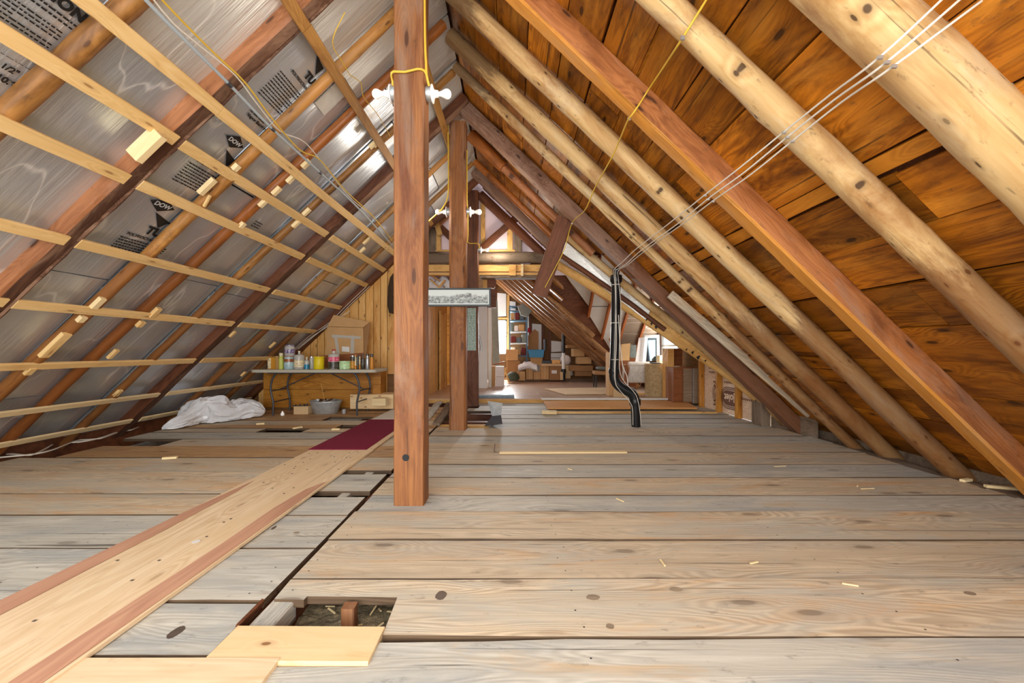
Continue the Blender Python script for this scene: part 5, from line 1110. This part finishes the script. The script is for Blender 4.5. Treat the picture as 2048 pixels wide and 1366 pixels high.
o = lathe('white_drum', [(0, 0), (.10, .02), (.165, .09), (.175, .17), (.165, .25), (.10, .32), (0, .34)], T(P(1131, 731, 12.9)) , M['card_white'], None, 18); tag(o, 'round white ball-shaped drum behind the thin black pipe', 'drum')
for k, (x0, y0, x1, y1, m_, lb) in enumerate(((1140, 731, 1186, 742, 'card_dark', 'flattened carton second from the bottom at the dark right pile'), (1150, 742, 1184, 752, 'card_dark', 'bottom flattened carton of the dark right pile'), (1156, 714, 1183, 728, 'card', 'brown bag-like carton on the dark right pile'), (1147, 697, 1169, 713, 'card', 'upper boxed carton of the dark right pile'), (1135, 690, 1165, 696, 'card_dark', 'loose cardboard sheet on top of the dark right pile'))):
    cbx('flattened_carton', x0, y0, x1, y1, 12.2+.1*(k % 2), .5, m_, lb, 'carton', seam=False)
cbx('black_case', 1085, 721, 1103, 730, 12.6, .3, 'black', 'flat black case on the pale lid in the far room', 'case', seam=False)
cbx('small_basket', 1104, 720, 1120, 730, 12.6, .25, 'knotty', 'small orange-brown basket right of the flat black case', 'basket', seam=False)
rings = []
for i in range(10):
    t = i/9; c = P(1036+38*t, 738-8*math.sin(t*3), 12.3); rings.append([c+V((0, math.cos(a*.6283)*.12, math.sin(a*.6283)*(.11+.06*nz(i*.8, a*1.7, 5)))) for a in range(10)])
vs, fs = loft(rings); o = mesh('white_bags', vs, fs, M['bag'], None, None, .7); tag(o, 'pile of white plastic bags on the small cartons', 'bag')
o = prism('crumpled_sheet', [(0, 0), (.25, .12), (.5, .02), (.42, -.2), (.3, -.36), (.1, -.3), (.05, -.15)], .05, M['grey_cloth'], frame(P(1035, 612, 12.5), V((1,0,0)), V((0,.3,1)))); tag(o, 'grey-green crumpled sheet hanging above the steel shelves', 'sheet')
sw = empty('folding_stool', P(1007, 760, 11.6), 'wooden folding easel legs beside the white cartons', 'stool')
for p, q in (((1004, 772), (1012, 735)), ((1019, 766), (1008, 735)), ((1006, 758), (1016, 757)), ((982, 731), (1010, 724))): 
    timber('leg', P(*p, 11.4), P(*q, 11.5), .04, .04, (0,1,0), M['lumber'] if p[0] > 990 else M['cab'], sw, rough=.001, cham=.004)
gb_ = lathe('green_sack', [(0, 0), (.16, .02), (.2, .1), (.17, .2), (.08, .27), (0, .28)], T(P(1026, 762, 12.0)), plain('dark_green_sack', '4d5a4c', .8, var=.3, bs=8), None, 14); tag(gb_, 'dark green sack on the floor between easel legs and carton row', 'sack')
cl_ = lathe('wall_clock_post', [(0, 0), (.05, 0), (.05, .35), (0, .35)], T(P(1090, 700, 13.3)), M['steel_dark'], None, 10); tag(cl_, 'dark patterned bundle hanging on the far wall stud', 'bundle')
# stool with dark legs
st = empty('stool', P(1205, 775, 10.3), 'low stool with dark legs and grey cushion left of the black pipe', 'stool')
a, b = P(1190, 737, 10.2), P(1222, 752, 10.2); box('seat', T((a.x+b.x)/2, 10.4, (a.z+b.z)/2-.02), (b.x-a.x, .35, .10), M['card_dark'], st, .02); box('cushion', T((a.x+b.x)/2+.03, 10.4, a.z), (.3, .34, .06), M['grey_cloth'], st, .025)
for x in (a.x+.04, b.x-.04):
    for y in (10.25, 10.55): tube('leg', [V((x, y, .09)), V((x, y, b.z))], .018, M['frame_black'], st)
# ------------------------------------------------------------------ wing: chair, rug, mirror, cabinets
cp_ = empty('cardboard_stand', P(1240, 795, 8.4), 'tall brown cardboard stand behind the bends of the black pipe', 'cardboard'); a, b = P(1218, 705, 8.5), P(1226, 790, 8.5)
box('side', T((a.x+b.x)/2, 8.65, (a.z+.09)/2), (b.x-a.x, .3, a.z-.09), M['card'], cp_); a, b = P(1226, 778, 8.45), P(1260, 797, 8.45); box('base', T((a.x+b.x)/2, 8.55, (a.z+b.z)/2), (b.x-a.x, .3, a.z-b.z), M['card_pale'], cp_)
ac = empty('armchair', P(1275, 796, 8.9), 'old wooden armchair with pale patterned upholstery behind the rolled rug', 'chair')
M['uph'] = speckle('patterned_upholstery', ['8f877f', 'd9d2c8', 'efeae2'], 60, .9, .2)
a, b = P(1258, 727, 8.9), P(1300, 766, 8.9)
box('seat', T((a.x+b.x)/2, 9.2, (a.z+b.z)/2-.02), (b.x-a.x, .6, (a.z-b.z)*.9), M['uph'], ac, .03); tube('bolster', [V((a.x, 8.95, a.z-.02)), V((b.x, 8.95, a.z-.02))], .06, M['uph'], ac, n=14)
for px in (1252, 1302):
    p = P(px, 730, 8.85); q = P(px, 795, 8.85); tube('arm', [V((p.x, 8.85, q.z)), V((p.x, 8.85, p.z-.25)), V((p.x+.02, 8.85, p.z-.08)), V((p.x, 8.85, p.z))], [.03, .045, .05, .055], M['cab'], ac, n=10)
box('front_rail', T((a.x+b.x)/2, 8.87, P(0, 789, 8.87).z), (b.x-a.x, .04, .06), M['knotty'], ac); box('back_panel', T((a.x+b.x)/2-.12, 9.5, b.z+.2), (.5, .05, .7), M['cab'], ac, .02)
rg = empty('rolled_rug', P(1319, 795, 8.45), 'thick rolled beige rug standing upright with a loose corner', 'rug'); a, b = P(1296, 728, 8.45), P(1338, 795, 8.45); r_ = (b.x-a.x)/2
M['rug'] = speckle('beige_rug_back', ['8a7350', 'b39a72', 'c7b088'], 26, .95, .4)
p = V(((a.x+b.x)/2, 8.62, .082)); lathe('roll', [(0, 0), (r_*.97, 0), (r_, .03), (r_*1.01, a.z-.12), (r_*.98, a.z-.082), (r_*.8, a.z-.08), (r_*.78, a.z-.1), (0, a.z-.1)], T(p), M['rug'], rg, 24)
flat('loose_corner', ((1352, 795), (1353, 794), (1346, 728), (1312, 742)), 8.40, .02, 'rug', .015, rg); tag(lathe('dark_plate', [(0, 0), (.10, 0), (.13, .015), (.13, .022), (0, .02)], T(p.x, p.y, a.z+.002), M['steel_dark'], None, 18), 'dark round tray lying on top of the rolled rug', 'tray')
mi = empty('wall_mirror', P(1290, 724, 9.5), 'white-framed mirror sash leaning before the wing window', 'mirror')
M['mirror'] = plain('old_mirror', '6c7a84', .08, metal=.9)
flat('glass', ((1292, 722), (1314, 722), (1313, 675), (1294, 675)), 9.25, .1, 'mirror', .01, mi)
for q in (((1284, 724), (1291, 724), (1295, 673), (1289, 673)), ((1313, 724), (1319, 724), (1318, 673), (1313, 673)), ((1289, 676), (1318, 676), (1318, 672), (1289, 672))): flat('frame_bar', q, 9.22, .1, 'paintw', .03, mi)
tag(flat('leaning_sheet', ((1270, 724), (1284, 724), (1289, 675), (1277, 676)), 9.3, .1, 'card_white', .03), 'pale flat panel leaning left of the mirror sash', 'panel')
tag(flat('leaning_card', ((1259, 724), (1271, 724), (1272, 690), (1260, 691)), 9.6, .05, 'grey_cloth', .03), 'small grey-green board behind the armchair back', 'board')
tag(flat('brown_sack', ((1238, 722), (1256, 722), (1258, 688), (1240, 690)), 9.5, .05, 'card', .12), 'crumpled brown paper sack right of the upper black pipe', 'sack')
cbx('wooden_box', 1319, 711, 1334, 727, 9.0, .2, 'strip_pale', 'small wooden box with a handle by the wing window', 'box', seam=False)
cb = empty('tall_cabinet', P(1342, 805, 8.3), 'tall orange-brown cabinet board right of the rolled rug', 'cabinet'); a, b = P(1336, 697, 8.05), P(1348, 800, 8.05)
box('side_panel', T((a.x+b.x)/2, 8.20, (a.z+.085)/2), (b.x-a.x, .3, a.z-.085), M['knotty'], cb); a, b = P(1348, 697, 8.05), P(1384, 733, 8.05); box('shelf_back', T((a.x+b.x)/2-.04, 8.32, (a.z+b.z)/2), (b.x-a.x-.1, .05, a.z-b.z), M['cab'], cb)
lc = empty('low_cabinet', P(1375, 808, 7.75), 'low brown cabinet with a grey sheet over its side by the stamped panels', 'cabinet'); a, b = P(1347, 735, 7.75), P(1402, 808, 7.75)
box('body', T((a.x+b.x)/2, 7.95, (a.z+.04)/2), (b.x-a.x, .4, a.z-.04), M['cab'], lc, .004); box('door', T(a.x+.09, 7.742, (a.z+.05)/2), (.16, .018, a.z-.09), M['cab'], lc, .006); box('door', T(a.x+.27, 7.742, (a.z+.05)/2), (.17, .014, a.z-.09), M['cab_grey'], lc, .003)
box('grey_side', T(b.x-.08, 7.73, (a.z+.03)/2), (.16, .02, a.z-.05), M['cab_grey'], lc, .002); box('metal_edge', T(b.x-.165, 7.722, (a.z+.03)/2), (.012, .02, a.z-.05), M['steel'], lc)
